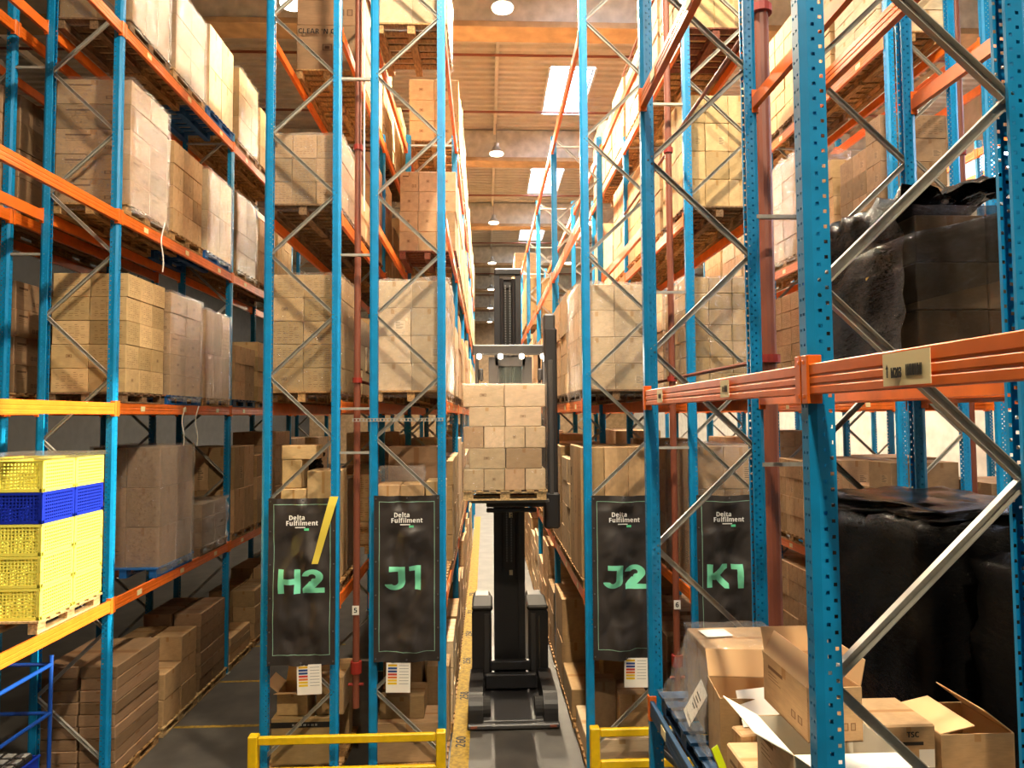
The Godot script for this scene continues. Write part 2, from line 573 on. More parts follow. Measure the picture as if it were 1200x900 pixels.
func build_racks() -> void:
	var tall := 11.4
	var low := 10.2
	for spec in [["G", [5.1, 9.1, 13.1]], ["H1", [5.1, 9.1, 13.1, 17.1, 21.1]], ["H2", [9.1, 13.1, 17.1, 21.1]], ["J1", [9.1, 13.1, 17.1, 21.1, 25.1, 29.1, 33.1]], ["J2", [9.1, 13.1, 17.1, 21.1, 25.1, 29.1, 33.1]],
			["K1", [9.1, 13.1, 17.1, 21.1]], ["K2", [9.1, 13.1, 17.1, 21.1]], ["L1", [9.1, 13.1, 17.1, 21.1]], ["L2", [9.1, 13.1, 17.1, 21.1]], ["JN", [-0.1, 2.8, 5.68]], ["KN", [-0.1, 2.8, 5.68]]]:
		var row: String = spec[0]
		var ds: Array = spec[1]
		var h := 0.125 if row in ["JN", "KN"] else 0.15
		for i in ds.size():
			rack_upright(row, i, ds[i], tall if ds[i] < 9.5 else low)
			if i == 0: continue
			for lev in range(1, 5):
				for face in [-1, 1]:
					if row in ["JN", "KN"] and i == 1 and lev in [1, 4]: continue
					rack_beam(row, face, i - 1, lev, ds[i - 1], ds[i], h, face == ROWS[row][2] and ds[i] < 18.0 and not (row == "H1" and i == 1) and not (row == "JN" and lev == 2))
	# tie bars between back-to-back rows
	for p in [["H2", "J1", -1.92, -1.53, [4.27, 4.85, 6.9, 9.3]], ["J2", "K1", 2.30, 2.72, [4.3, 6.4, 9.0]], ["H1", "G", -6.2, -5.81, [4.3, 6.9, 9.4]]]:
		for i in p[4].size():
			var y: float = p[4][i]
			var l: float = p[3] - p[2] + 0.06
			solo("row_spacer", brace_mesh(l), M.galv, "galvanised spacer bar joining the %s and %s rows, %s from below" % [p[0], p[1], ORD[i]], "spacer bar", V(p[2] - 0.03, y, 9.1), "spacer bars between back-to-back rows", Vector3(0, PI / 2, 0))
	for y in [4.32, 6.42]:
		solo("row_spacer", brace_mesh(0.45), M.galv, "galvanised spacer bar beside the thick brown pipe, %s one" % ["lower" if y < 5 else "upper"], "spacer bar", V(2.30, y, 5.66), "spacer bars between back-to-back rows", Vector3(0, PI / 2, 0))
	var sb := S()
	var x := 0.0
	for y in [-0.018, 0.018]: bx(sb, Vector3(0.6, y, 0), Vector3(1.2, 0.008, 0.004))
	while x < 1.2:
		bx(sb, Vector3(x + 0.01, 0, 0), Vector3(0.018, 0.03, 0.004))
		x += 0.045
	solo("slotted_bar", done(sb), M.galv, "slotted galvanised bar across the J1 upright at eye level", "bar", V(-1.75, 4.70, 9.04))
	# the large cream label on the near beam: arrow, code and bars
	shelf_labels()

func shelf_labels() -> void:
	# labels stuck on the two near beams of the front row (second level, aisle side)
	var o := thing("shelf_label", "large cream shelf label with arrow, M203 code and barcode", "label", V(1.312, 4.944 - 0.0625, 2.08), "shelf labels on the front row")
	part("sheet", bm(Vector3(0.003, 0.106, 0.24), 0.0), M.label, o, Vector3(0, -0.053, 0))
	var t := part("code", txt("M203", 0.036), M.ink, o, Vector3(-0.004, -0.012, -0.045), Vector3(0, -PI / 2, 0))
	t.scale = Vector3(0.62, 1.3, 1)
	var st := S()
	var z := 0.005
	var r := RandomNumberGenerator.new()
	r.seed = 5
	while z < 0.085:
		var w := r.randf_range(0.0015, 0.004)
		bx(st, Vector3(-0.0026, -0.006, z), Vector3(0.001, 0.036, w))
		z += w + r.randf_range(0.0015, 0.003)
	part("barcode", done(st), M.ink, o)
	st = S()
	bx(st, Vector3(-0.0026, -0.012, -0.095), Vector3(0.001, 0.028, 0.006))
	tri(st, Vector3(-0.0031, 0.002, -0.103), Vector3(-0.0031, 0.002, -0.087), Vector3(-0.0031, 0.018, -0.095))
	part("arrow", done(st), M.ink, o)
	for s in [[3.7, 0.13], [5.1, 0.15]]:
		var p := thing("shelf_label", "cream shelf label on the front beam, %s" % ("mid span" if s[0] < 4 else "beside its far connector"), "label", V(1.312, 4.944 - 0.0625, s[0]), "shelf labels on the front row")
		part("sheet", bm(Vector3(0.003, 0.095, s[1]), 0.0), M.label, p, Vector3(0, -0.047, 0))
		var st2 := S()
		for k in 5: bx(st2, Vector3(-0.0026, 0.0, 0.0 + k * 0.01), Vector3(0.001, 0.035, 0.005))
		for k in 2: bx(st2, Vector3(-0.0026, 0.0, -0.03 + k * 0.014), Vector3(0.001, 0.03, 0.006))
		part("barcode", done(st2), M.ink, p)

# ---------------------------------------------------------------- pallets and loads
# pallet 1.0 in x by 1.2 in z, 0.144 high, standing on its base
func pallet_bits() -> Array:
	var b := []
	for k in 7: b.append(["deck_board", Vector3(0, 0.133, -0.55 + k * 1.1 / 6), Vector3(1.0, 0.022, 0.1 + 0.03 * float(k % 3 == 0))])
	for k in 3: b.append(["stringer_board", Vector3(-0.43 + k * 0.43, 0.111, 0), Vector3(0.1, 0.022, 1.2)])
	for k in 3:
		for j in 3: b.append(["block", Vector3(-0.43 + k * 0.43, 0.061, -0.53 + j * 0.53), Vector3(0.1, 0.078, 0.14)])
	for k in 3: b.append(["bottom_board", Vector3(-0.43 + k * 0.43, 0.011, 0), Vector3(0.1, 0.022, 1.2)])
	return b

func pallet_mesh() -> ArrayMesh:
	if cache.has("pallet"): return cache["pallet"]
	var st := S()
	for b in pallet_bits(): bx(st, b[1], b[2])
	cache["pallet"] = done(st)
	return cache["pallet"]

func pallet(parent: Node, m: Material, fine: bool, pos := Vector3.ZERO) -> Node3D:
	if not fine: return part("pallet", pallet_mesh(), m, parent, pos)
	var o := Node3D.new()
	o.name = "pallet"
	parent.add_child(o, true)
	o.position = pos
	for b in pallet_bits(): part(b[0], bm(b[2], 0.0), m, o, b[1] - Vector3(0, b[2].y / 2, 0))
	return o

# stretch film round a unit load: unit box, open below, wrinkled
func film_mesh(v: int, amp := 0.012, bulge := 0.0) -> ArrayMesh:
	var k := "film%d/%.3f/%.3f" % [v, amp, bulge]
	if cache.has(k): return cache[k]
	var n := FastNoiseLite.new()
	n.seed = 100 + v
	n.frequency = 1.6
	n.fractal_octaves = 4
	var st := S()
	var N := 12
	var P := func(x: float, y: float, z: float) -> Vector3:
		var w := n.get_noise_3d(x * 2, y * 3.5, z * 2) * amp
		var top := n.get_noise_3d(x * 1.5 + 9, 0, z * 1.5) * amp * 2.0 + bulge * (x + 0.5)
		return Vector3(x + w * signf(x) * 2.0, y * (1.0 + top) + (w if y > 0.9 else 0.0), z + w * signf(z) * 2.0)
	st.set_smooth_group(0)
	for f in 5:
		for i in N:
			for j in N:
				var c := []
				for o in [[0, 0], [1, 0], [1, 1], [0, 1]]:
					var a: float = (float(i) + o[0]) / N - 0.5
					var b: float = (float(j) + o[1]) / N
					var p: Vector3
					match f:
						0: p = P.call(a, b, 0.5)
						1: p = P.call(-a, b, -0.5)
						2: p = P.call(0.5, b, -a)
						3: p = P.call(-0.5, b, a)
						4: p = P.call(a, 1.0, 0.5 - b)
					c.append([p, Vector2(a + 0.5 + f * 0.37, 1.0 - b)])
				for m in [0, 2, 1, 0, 3, 2]:
					st.set_uv(c[m][1])
					st.add_vertex(c[m][0])
	st.generate_normals()
	cache[k] = done(st)
	return cache[k]

# o: nx, nz, ny, h, tone, print, wrap ("", "film", "film_milky", "black_film"), pal (material), fine, w, l, desc
func slot_d(d0: float, s: int) -> float:
	return d0 + 0.055 + (s + 0.5) * 1.297

func slot_label(row: String, bay: int, s: int, lev: int, desc: String) -> String:
	return "%s, %s, %s, %s load back" % [desc, ROWS[row][3], LVN[lev], ORD[bay * 3 + s]]

func stocked_pallet(row: String, bay: int, s: int, lev: int, d0: float, o: Dictionary) -> Node3D:
	var R: Array = ROWS[row]
	var w: float = o.get("w", 0.98)
	var l: float = o.get("l", 1.08)
	var h: float = o.get("h", 1.5)
	var nx: int = o.get("nx", 2)
	var nz: int = o.get("nz", 3)
	var ny: int = o.get("ny", 5)
	var tone: int = o.get("tone", 0)
	var pr: int = o.get("print", 0)
	var wrap: String = o.get("wrap", "")
	var desc: String = o.get("desc", ("stretch-wrapped " if wrap != "" else "") + ["brown", "golden brown", "pinkish brown", "dark brown", "pale"][tone] + " carton pallet")
	var t := thing("pallet_load", slot_label(row, bay, s, lev, desc), "pallet load", V((R[0] + R[1]) / 2.0 + R[2] * 0.03 + o.get("dx", 0.0), LV[lev] + 0.001, o.get("d", slot_d(d0, s))), "pallet loads of the " + R[3])
	t.rotation.y = rng.randf_range(-0.012, 0.012)
	pallet(t, o.get("pal", M.wood), o.get("fine", false))
	var cs := Vector3(w / nx, h / ny, l / nz)
	var bevel := 0.006 if o.get("fine", false) else 0.004
	var mesh := bm(cs - Vector3(0.006, 0.004, 0.006), bevel)
	for y in ny:
		var sh := rng.randf_range(-0.008, 0.008)
		for x in nx:
			for z in nz:
				if x > 0 and x < nx - 1 and z > 0 and z < nz - 1 and y < ny - 1: continue
				if o.has("skip") and y == ny - 1 and rng.randf() < o.skip: continue
				var c := part("carton", mesh, card(tone, pr if rng.randf() < 0.85 else (pr + 3) % 5), t,
					Vector3(-w / 2 + (x + 0.5) * cs.x + sh + rng.randf_range(-0.003, 0.003), 0.145 + y * cs.y, -l / 2 + (z + 0.5) * cs.z + rng.randf_range(-0.003, 0.003)),
					Vector3(0, rng.randf_range(-0.006, 0.006) + (PI if rng.randf() < 0.5 else 0.0), 0))
				c.name = "carton"
	if wrap != "":
		part("stretch_wrap", film_mesh(o.get("v", rng.randi_range(0, 5)), o.get("amp", 0.008), o.get("bulge", 0.0)), M[wrap], t, Vector3(0, 0.05, 0), Vector3.ZERO, Vector3(w + 0.05, h + 0.115, l + 0.05))
	return t

# far loads: one joined mesh each, in a few variants
var far_var := []
func far_mesh(i: int) -> ArrayMesh:
	var r := RandomNumberGenerator.new()
	r.seed = 300 + i
	var h: float = [1.35, 1.6, 1.75, 1.5, 1.2, 1.85, 1.65, 1.45][i % 8]
	var ny: int = [4, 5, 3, 4, 3, 6, 5, 2][i % 8]
	var nz: int = [3, 2, 2, 4, 3, 3, 2, 3][i % 8]
	var st := S()
	for y in ny:
		for z in nz:
			for x in 2:
				var cs := Vector3(0.48, h / ny - 0.008, 1.16 / nz - 0.012)
				bx(st, Vector3(-0.245 + 0.49 * x + r.randf_range(-0.01, 0.01), 0.145 + (y + 0.5) * h / ny, -0.58 + (z + 0.5) * 1.16 / nz), cs, 0.003)
	st.generate_tangents()
	var m := st.commit()
	st = S()
	for b in pallet_bits(): bx(st, b[1], b[2])
	return st.commit(m)

func far_pallet(row: String, bay: int, s: int, lev: int, d0: float) -> void:
	if far_var.is_empty():
		for i in 8: far_var.append(far_mesh(i))
	var v := rng.randi_range(0, 7)
	var tone: int = [0, 1, 2, 4, 0, 4, 2, 0][rng.randi_range(0, 7)]
	var R: Array = ROWS[row]
	var o := MeshInstance3D.new()
	o.name = nm("pallet_load")
	o.mesh = far_var[v]
	o.set_surface_override_material(0, card(tone, [0, 1, 4, 0][rng.randi_range(0, 3)]))
	o.set_surface_override_material(1, M.wood if rng.randf() < 0.7 else M.wood_old)
	add_child(o)
	o.position = V((R[0] + R[1]) / 2.0 + R[2] * 0.03, LV[lev] + 0.001, slot_d(d0, s))
	tag(o, slot_label(row, bay, s, lev, ["brown", "golden brown", "pinkish brown", "dark brown", "pale"][tone] + " carton pallet"), "pallet load", "pallet loads of the " + R[3])

# ---------------------------------------------------------------- single cartons
func carton(label: String, size: Vector3, pos: Vector3, tone: int, pr: int, yaw := 0.0, group := "", tilt := 0.0) -> Node3D:
	var o := solo("carton", bm(size, 0.009), card(tone, pr), label, "carton", pos, group, Vector3(0, yaw, tilt))
	return o

# open-topped carton with its four flaps; angles (degrees) of the flaps from upright, order -x, +x, near, far
func open_carton(label: String, size: Vector3, pos: Vector3, outside: Material, inside: Material, fl: Array, yaw := 0.0, group := "") -> Node3D:
	var o := thing("open_carton", label, "carton", pos, group)
	o.rotation.y = yaw
	var t := 0.006
	var st := S()
	bx(st, Vector3(0, t / 2, 0), Vector3(size.x, t, size.z), 0.001)
	for s in [-1, 1]:
		bx(st, Vector3(s * (size.x / 2 - t / 2), size.y / 2, 0), Vector3(t, size.y, size.z), 0.001)
		bx(st, Vector3(0, size.y / 2, s * (size.z / 2 - t / 2)), Vector3(size.x - 2 * t, size.y, t), 0.001)
	part("body", done(st), outside, o)
	st = S()
	for s in [-1, 1]:
		bx(st, Vector3(s * (size.x / 2 - t - 0.001), size.y / 2, 0), Vector3(0.001, size.y - 0.01, size.z - 2 * t))
		bx(st, Vector3(0, size.y / 2, s * (size.z / 2 - t - 0.001)), Vector3(size.x - 2 * t, size.y - 0.01, 0.001))
	part("lining", done(st), inside, o)
	var fx := size.z * 0.5
	for k in 4:
		if fl[k] == null: continue
		var a := deg_to_rad(fl[k])
		var long_ := size.z if k < 2 else size.x
		var reach := minf(size.x, size.z) * 0.48
		var m := bm(Vector3(0.005, reach, long_ - 0.01) if k < 2 else Vector3(long_ - 0.01, reach, 0.005), 0.001)
		var f := part("flap", m, inside if fl.size() < 5 else fl[4], o)
		match k:
			0:
				f.position = Vector3(-size.x / 2 + 0.003, size.y, 0)
				f.rotation.z = a
			1:
				f.position = Vector3(size.x / 2 - 0.003, size.y, 0)
				f.rotation.z = -a
			2:
				f.position = Vector3(0, size.y, size.z / 2 - 0.003)
				f.rotation.x = a
			3:
				f.position = Vector3(0, size.y, -size.z / 2 + 0.003)
				f.rotation.x = -a
	return o

# a free stack of cartons on a pallet, every carton a thing of its own
func loose_stack(row: String, at: Vector3, w: float, l: float, h: float, nx: int, nz: int, ny: int, tone: int, pr: int, where: String, pal: Material, fine := false, gone := []) -> void:
	if pal:
		var t := thing("pallet", "wooden pallet under the cartons, " + where, "pallet", at, "pallets under loose cartons")
		for b in pallet_bits(): part(b[0], bm(b[2], 0.0), pal, t, b[1] - Vector3(0, b[2].y / 2, 0))
	var y0 := at.y + (0.145 if pal else 0.0)
	var cs := Vector3(w / nx, h / ny, l / nz)
	for y in ny:
		for x in nx:
			for z in nz:
				if [x, y, z] in gone: continue
				var lab := "%s carton, %s, %s layer" % [["brown", "golden", "pinkish brown", "dark brown", "pale"][tone], where, ORD[y]]
				if nz > 1: lab += ", nearer" if z == nz - 1 else ", farther"
				if nx > 1: lab += " aisle side" if (x == nx - 1) == (ROWS[row][2] > 0) else " inner side"
				carton(lab, cs - Vector3(0.03, 0.004, 0.022), at + Vector3(-w / 2 + (x + 0.5) * cs.x + rng.randf_range(-0.01, 0.01), y0 - at.y + y * cs.y, -l / 2 + (z + 0.5) * cs.z + rng.randf_range(-0.008, 0.008)), tone, pr, rng.randf_range(-0.006, 0.006), "loose cartons, " + where)

func build_loads() -> void:
	rng.seed = 4
	var done_ := {}
	var P := func(row: String, bay: int, s: int, lev: int, o: Dictionary) -> Node3D:
		done_["%s%d%d%d" % [row, bay, s, lev]] = true
		return stocked_pallet(row, bay, s, lev, 9.1 + 4.0 * bay, o)
	var none := func(row: String, list: Array) -> void:
		for e in list: done_["%s%d%d%d" % [row, e[0], e[1], e[2]]] = true
	# --- the yellow crate rack (left wall of the aisle), first two bays
	P.call("H1", 0, 0, 4, {nx = 2, nz = 3, ny = 1, h = 1.25, tone = 0, fine = true, wrap = "film", pal = M.wood_old})
	P.call("H1", 0, 1, 4, {nx = 2, nz = 2, ny = 3, h = 1.35, tone = 0, wrap = "film_milky", fine = true})
	P.call("H1", 0, 2, 4, {nx = 2, nz = 2, ny = 2, h = 1.5, tone = 4, pal = M.blue_pallet})
	P.call("H1", 1, 0, 4, {nx = 2, nz = 3, ny = 3, h = 1.45, tone = 1, print = 3, wrap = "film"})
	P.call("H1", 1, 1, 4, {nx = 2, nz = 3, ny = 3, h = 1.25, tone = 1, print = 0})
	P.call("H1", 0, 0, 3, {nx = 1, nz = 2, ny = 5, h = 1.72, tone = 0, print = 2, fine = true, wrap = "film", w = 1.0})
	P.call("H1", 0, 1, 3, {nx = 2, nz = 3, ny = 4, h = 1.42, tone = 0, print = 0, fine = true})
	P.call("H1", 0, 2, 3, {nx = 2, nz = 2, ny = 2, h = 1.45, tone = 4, print = 0, wrap = "film", pal = M.blue_pallet})
	P.call("H1", 1, 0, 3, {nx = 2, nz = 2, ny = 4, h = 1.5, tone = 0, wrap = "film"})
	P.call("H1", 1, 1, 3, {nx = 2, nz = 3, ny = 4, h = 1.35, tone = 2})
	P.call("H1", 0, 0, 2, {nx = 2, nz = 3, ny = 5, h = 1.6, tone = 1, print = 1, fine = true, pal = M.wood_old})
	P.call("H1", 0, 1, 2, {nx = 2, nz = 2, ny = 5, h = 1.58, tone = 2, print = 4, fine = true, wrap = "film", pal = M.blue_pallet})
	P.call("H1", 0, 2, 2, {nx = 2, nz = 3, ny = 2, h = 1.52, tone = 0, print = 3, wrap = "film", fine = true})
	P.call("H1", 1, 0, 2, {nx = 2, nz = 2, ny = 3, h = 1.05, tone = 0, pal = M.blue_dark})
	P.call("H1", 1, 1, 2, {nx = 2, nz = 3, ny = 4, h = 1.25, tone = 1})
	P.call("H1", 0, 1, 1, {nx = 2, nz = 2, ny = 3, h = 1.75, tone = 3, wrap = "film_milky", pal = M.blue_pallet, fine = true, d = 10.85})
	P.call("H1", 0, 2, 1, {nx = 2, nz = 2, ny = 3, h = 0.72, tone = 3, wrap = "film_milky", amp = 0.03, d = 12.35, fine = true, pal = M.wood_old})
	P.call("H1", 1, 0, 1, {nx = 2, nz = 2, ny = 2, h = 1.62, tone = 0, d = 13.8})
	P.call("H1", 1, 1, 1, {nx = 2, nz = 3, ny = 3, h = 1.4, tone = 0})
	none.call("H1", [[0, 0, 1]])
	var hx := -5.29
	loose_stack("H1", V(hx, 0, 9.82), 0.98, 1.2, 1.38, 2, 1, 9, 3, 0, "crate rack first floor pallet", M.wood, true)
	loose_stack("H1", V(hx, 0, 11.16), 0.96, 1.16, 1.15, 2, 2, 3, 0, 0, "crate rack second floor pallet", M.wood_pale, true, [[1, 2, 1], [0, 2, 1]])
	loose_stack("H1", V(hx, 0, 12.42), 0.98, 1.1, 1.3, 2, 2, 6, 3, 0, "crate rack third floor pallet", M.wood_pale, true)
	loose_stack("H1", V(hx, 0, 13.78), 0.98, 1.1, 0.45, 2, 1, 3, 0, 0, "crate rack fourth floor pallet", M.wood_pale)
	none.call("H1", [[0, 0, 0], [0, 1, 0], [0, 2, 0], [1, 0, 0], [1, 1, 0]])
	loose_stack("H1", V(hx, 0, 15.13), 0.98, 1.1, 1.0, 2, 2, 3, 0, 0, "crate rack fifth floor pallet", M.wood)
	# --- the row behind it
	for s in 3:
		for lev in [1, 2, 3]:
			stocked_pallet("G", 1, s, lev, 9.1, {nx = 2, nz = 2, ny = 4, h = 1.5, tone = 3, print = 2 if lev == 2 else 0})
			if lev == 3 or (lev == 2 and s == 2): stocked_pallet("G", 0, s, lev, 5.1, {nx = 2, nz = 2, ny = 4, h = 1.45, tone = 3, print = 2})
	# --- H2
	none.call("H2", [[0, 0, 4], [0, 1, 1], [0, 0, 1], [0, 0, 0]])
	var cc: Node3D = P.call("H2", 0, 1, 4, {nx = 1, nz = 1, ny = 2, h = 1.5, tone = 3, print = 4, fine = true})
	var ct := part("printed_text", txt("CLEAR 'N CUL", 0.11), M.ink, cc, Vector3(-0.1, 0.145 + 0.62, 0.585))
	ct.set_meta("label", "black printed lettering")
	P.call("H2", 0, 2, 4, {nx = 2, nz = 2, ny = 2, h = 1.2, tone = 0, fine = true})
	P.call("H2", 0, 0, 3, {nx = 3, nz = 2, ny = 3, h = 0.98, tone = 0, print = 1, wrap = "film_milky", fine = true, pal = M.wood_old})
	P.call("H2", 0, 1, 3, {nx = 2, nz = 2, ny = 2, h = 0.7, tone = 0, fine = true, pal = M.wood_old})
	P.call("H2", 0, 0, 2, {nx = 2, nz = 2, ny = 5, h = 1.58, tone = 1, print = 1, wrap = "film", fine = true})
	# --- J1
	none.call("J1", [[0, 1, 4], [0, 2, 4], [0, 0, 3], [0, 1, 3], [0, 0, 1], [0, 0, 0]])
	P.call("J1", 0, 0, 4, {nx = 2, nz = 2, ny = 2, h = 0.9, tone = 4, wrap = "film_milky", fine = true})
	P.call("J1", 1, 0, 4, {nx = 2, nz = 2, ny = 3, h = 1.25, tone = 0, print = 4, fine = true})
	P.call("J1", 0, 2, 3, {nx = 3, nz = 2, ny = 4, h = 1.42, tone = 2, print = 4, fine = true, pal = M.wood_red})
	P.call("J1", 0, 0, 2, {nx = 2, nz = 2, ny = 4, h = 1.5, tone = 4, wrap = "film_milky", fine = true, amp = 0.02})
	# --- J2
	none.call("J2", [[0, 0, 0], [0, 1, 0]])
	for bay in 5:
		for s in 3:
			none.call("J2", [[bay, s, 4]])
			if bay < 3: none.call("J2", [[bay, s, 3]])
	P.call("J2", 0, 0, 2, {nx = 2, nz = 2, ny = 4, h = 1.45, tone = 4, wrap = "film_milky", fine = true, amp = 0.02, pal = M.wood_old})
	P.call("J2", 0, 0, 1, {nx = 3, nz = 3, ny = 1, h = 1.75, tone = 0, print = 4, fine = true})
	# --- K1
	P.call("K1", 0, 0, 4, {nx = 2, nz = 3, ny = 3, h = 1.5, tone = 1, fine = true, pal = M.wood_red})
	P.call("K1", 0, 0, 3, {nx = 3, nz = 3, ny = 4, h = 1.6, tone = 1, print = 0, fine = true, pal = M.wood_old})
	P.call("K1", 0, 0, 2, {nx = 3, nz = 3, ny = 7, h = 1.55, tone = 1, print = 0, wrap = "film", fine = true})
	P.call("K1", 0, 0, 1, {nx = 2, nz = 2, ny = 3, h = 1.75, tone = 0, print = 0, wrap = "film_milky", fine = true})
	for s in 3:
		P.call("K1", 0, s, 0, {nx = 2, nz = 2, ny = 3, h = 1.2, tone = 3})
	# --- K2, the row across the K aisle
	P.call("K2", 0, 0, 3, {nx = 2, nz = 3, ny = 4, h = 1.35, tone = 3, print = 3, fine = true, skip = 0.5})
	P.call("K2", 0, 1, 3, {nx = 2, nz = 3, ny = 4, h = 1.2, tone = 0, print = 3, skip = 0.5})
	P.call("K2", 0, 2, 3, {nx = 2, nz = 2, ny = 5, h = 1.8, tone = 4, wrap = "film_milky", amp = 0.03})
	P.call("K2", 0, 0, 1, {nx = 2, nz = 2, ny = 4, h = 1.5, tone = 3, print = 0, skip = 0.3})
	P.call("K2", 0, 1, 1, {nx = 2, nz = 2, ny = 3, h = 1.45, tone = 3, print = 3})
	P.call("K2", 0, 2, 1, {nx = 2, nz = 3, ny = 4, h = 1.35, tone = 0, print = 0})
	for s in 3:
		for lev in [0, 1]:
			if s != 1 or lev == 0: stocked_pallet("L1", 0, s, lev, 9.1, {nx = 2, nz = 2, ny = 3, h = 1.2 + 0.1 * s, tone = 3 if lev == 1 else 0})
	# --- generic loads for the remaining slots
	for spec in [["H1", 2, 3], ["H2", 0, 3], ["J1", 0, 6], ["J2", 0, 6], ["K1", 0, 2], ["K2", 0, 2]]:
		var row: String = spec[0]
		for bay in range(0, spec[2]):
			for s in 3:
				for lev in 5:
					if done_.has("%s%d%d%d" % [row, bay, s, lev]): continue
					if row == "H1" and bay >= 2 and lev > 2: continue
					if row == "H2" and (lev == 0 or bay == 2 and lev > 1): continue
					if row in ["J1", "J2"] and lev == 0 and bay > 3: continue
					if lev > 0 and rng.randf() < 0.05: continue
					far_pallet(row, bay, s, lev, 9.1 + 4.0 * bay)
	# --- loose cartons in the end slots of the banner rows
	for a in [["golden carton low behind the H2 banner, outer side", 0.33, 1.22, 0.5, -2.58, 2.56, 9.56, 1, 0], ["golden carton low behind the H2 banner, pipe side", 0.43, 1.46, 0.5, -2.19, 2.56, 9.58, 1, 0], ["golden carton standing on the outer carton above the H2 banner", 0.26, 0.38, 0.38, -2.62, 3.785, 9.56, 1, 0],
			["wide golden carton topmost above the H2 banner", 0.46, 0.19, 0.4, -2.53, 4.17, 9.58, 1, 0], ["brown carton at the back above the H2 banner", 0.9, 1.3, 0.55, -2.42, 2.56, 10.14, 3, 0]]:
		carton(a[0], Vector3(a[1], a[2], a[3]), V(a[4], a[5], a[6]), a[7], a[8], 0.0, "loose cartons above the H2 banner")
	thing_pallet("wooden pallet under the loose cartons above the H2 banner", V(-2.42, LV[1], 9.85))
	thing_pallet("wooden pallet under the flat cartons above the J1 banner", V(-1.03, LV[1], 9.85))
	for a in [["brown carton above the J1 banner, inner one", 0.32, 1.26, -1.33, 2.56, 9.6, 0, 0], ["brown carton above the J1 banner, middle one", 0.32, 1.26, -1.0, 2.56, 9.6, 0, 4], ["golden carton above the J1 banner, aisle one", 0.26, 1.3, -0.69, 2.56, 9.62, 1, 0], ["dark carton behind the others above the J1 banner", 0.8, 1.75, -1.0, 2.56, 10.14, 3, 0]]:
		carton(a[0], Vector3(a[1], a[2], 0.5), V(a[3], a[4], a[5]), a[6], a[7], 0.0, "loose cartons above the J1 banner")
	solo("plastic_bag", film_mesh(3, 0.05), M.film_milky, "crumpled clear plastic bag above the J1 banner cartons", "plastic bag", V(-1.17, 3.85, 9.6), "", Vector3(0, 0.1, 0)).scale = Vector3(0.62, 0.2, 0.4)
	solo("black_bag", film_mesh(5, 0.07), M.black_film, "bulging black plastic bag beside the cartons above the H2 banner", "bag", V(-2.64, 3.88, 10.14), "").scale = Vector3(0.4, 0.34, 0.42)
	# floor level behind the left guard
	thing_pallet("wooden pallet on the floor below the H2 banner", V(-2.42, 0, 9.85))
	thing_pallet("wooden pallet on the floor below the J1 banner", V(-1.03, 0, 9.85))
	var bb := carton("brown carton with a black hazard strap below the H2 banner", Vector3(0.78, 0.62, 0.55), V(-2.46, 0.145, 9.6), 1, 0, 0.0, "floor cartons under the banners")
	part("strap", bm(Vector3(0.79, 0.07, 0.56), 0.0), M.ink, bb, Vector3(0, 0.5, 0))
	var sl := S()
	for k in 7: bx(sl, Vector3(-0.1 + k * 0.05, 0.535, 0.2815), Vector3(0.026 + 0.012 * (k % 2), 0.026, 0.001))
	part("strap_print", done(sl), M.grey_lid, bb)
	open_carton("open brown carton on the strapped box below the H2 banner", Vector3(0.4, 0.3, 0.42), V(-2.6, 0.77, 9.62), card(1, 0), M.inner, [50, null, 75, 30], 0.0, "floor cartons under the banners")
	carton("brown carton with striped edges below the H2 banner", Vector3(0.36, 0.5, 0.5), V(-2.1, 0.77, 9.64), 0, 3, 0.0, "floor cartons under the banners")
	carton("long brown carton standing behind the H2 banner post", Vector3(0.45, 1.0, 0.5), V(-2.2, 0.145, 10.2), 0, 0, 0.1, "floor cartons under the banners")
	for a in [["large flat brown carton below the J1 banner", 0.92, 0.52, 0.55, -1.04, 0.145, 9.62, 0], ["brown carton on the flat box below the J1 banner", 0.6, 0.3, 0.5, -1.15, 0.67, 9.7, 0], ["tall dark carton at the back below the J1 banner", 0.55, 1.2, 0.5, -1.2, 0.145, 10.2, 3], ["upright carton by the aisle below the J1 banner", 0.32, 1.05, 0.5, -0.7, 0.145, 10.17, 0]]:
		carton(a[0], Vector3(a[1], a[2], a[3]), V(a[4], a[5], a[6]), a[7], 0, 0.0, "floor cartons under the banners")
	# floor level of J2, seen from the aisle
	thing_pallet("wooden pallet on the floor below the J2 banner", V(1.8, 0, 9.8))
	thing_pallet("wooden pallet on the floor second along the J2 row", V(1.78, 0, 11.15))
	for a in [["flat pale carton on the pallet below the J2 banner", 0.95, 0.28, 1.1, 1.8, 0.145, 9.8, 4], ["brown carton on the flat box below the J2 banner", 0.4, 0.5, 0.4, 2.0, 0.43, 9.65, 0], ["dark rolled carton standing below the J2 banner", 0.34, 0.62, 0.3, 1.62, 0.43, 9.75, 3], ["wide flat carton second along the J2 floor", 0.98, 0.42, 1.15, 1.78, 0.145, 11.15, 0], ["small carton on the wide flat carton of the J2 floor", 0.34, 0.4, 0.4, 2.0, 0.57, 11.1, 0]]:
		carton(a[0], Vector3(a[1], a[2], a[3]), V(a[4], a[5], a[6]), a[7], 0, 0.0, "floor cartons of the J2 row")

func thing_pallet(label: String, at: Vector3, m: Material = null) -> void:
	var t := thing("pallet", label, "pallet", at, "pallets under loose cartons")
	for b in pallet_bits(): part(b[0], bm(b[2], 0.0), m if m else M.wood, t, b[1] - Vector3(0, b[2].y / 2, 0))

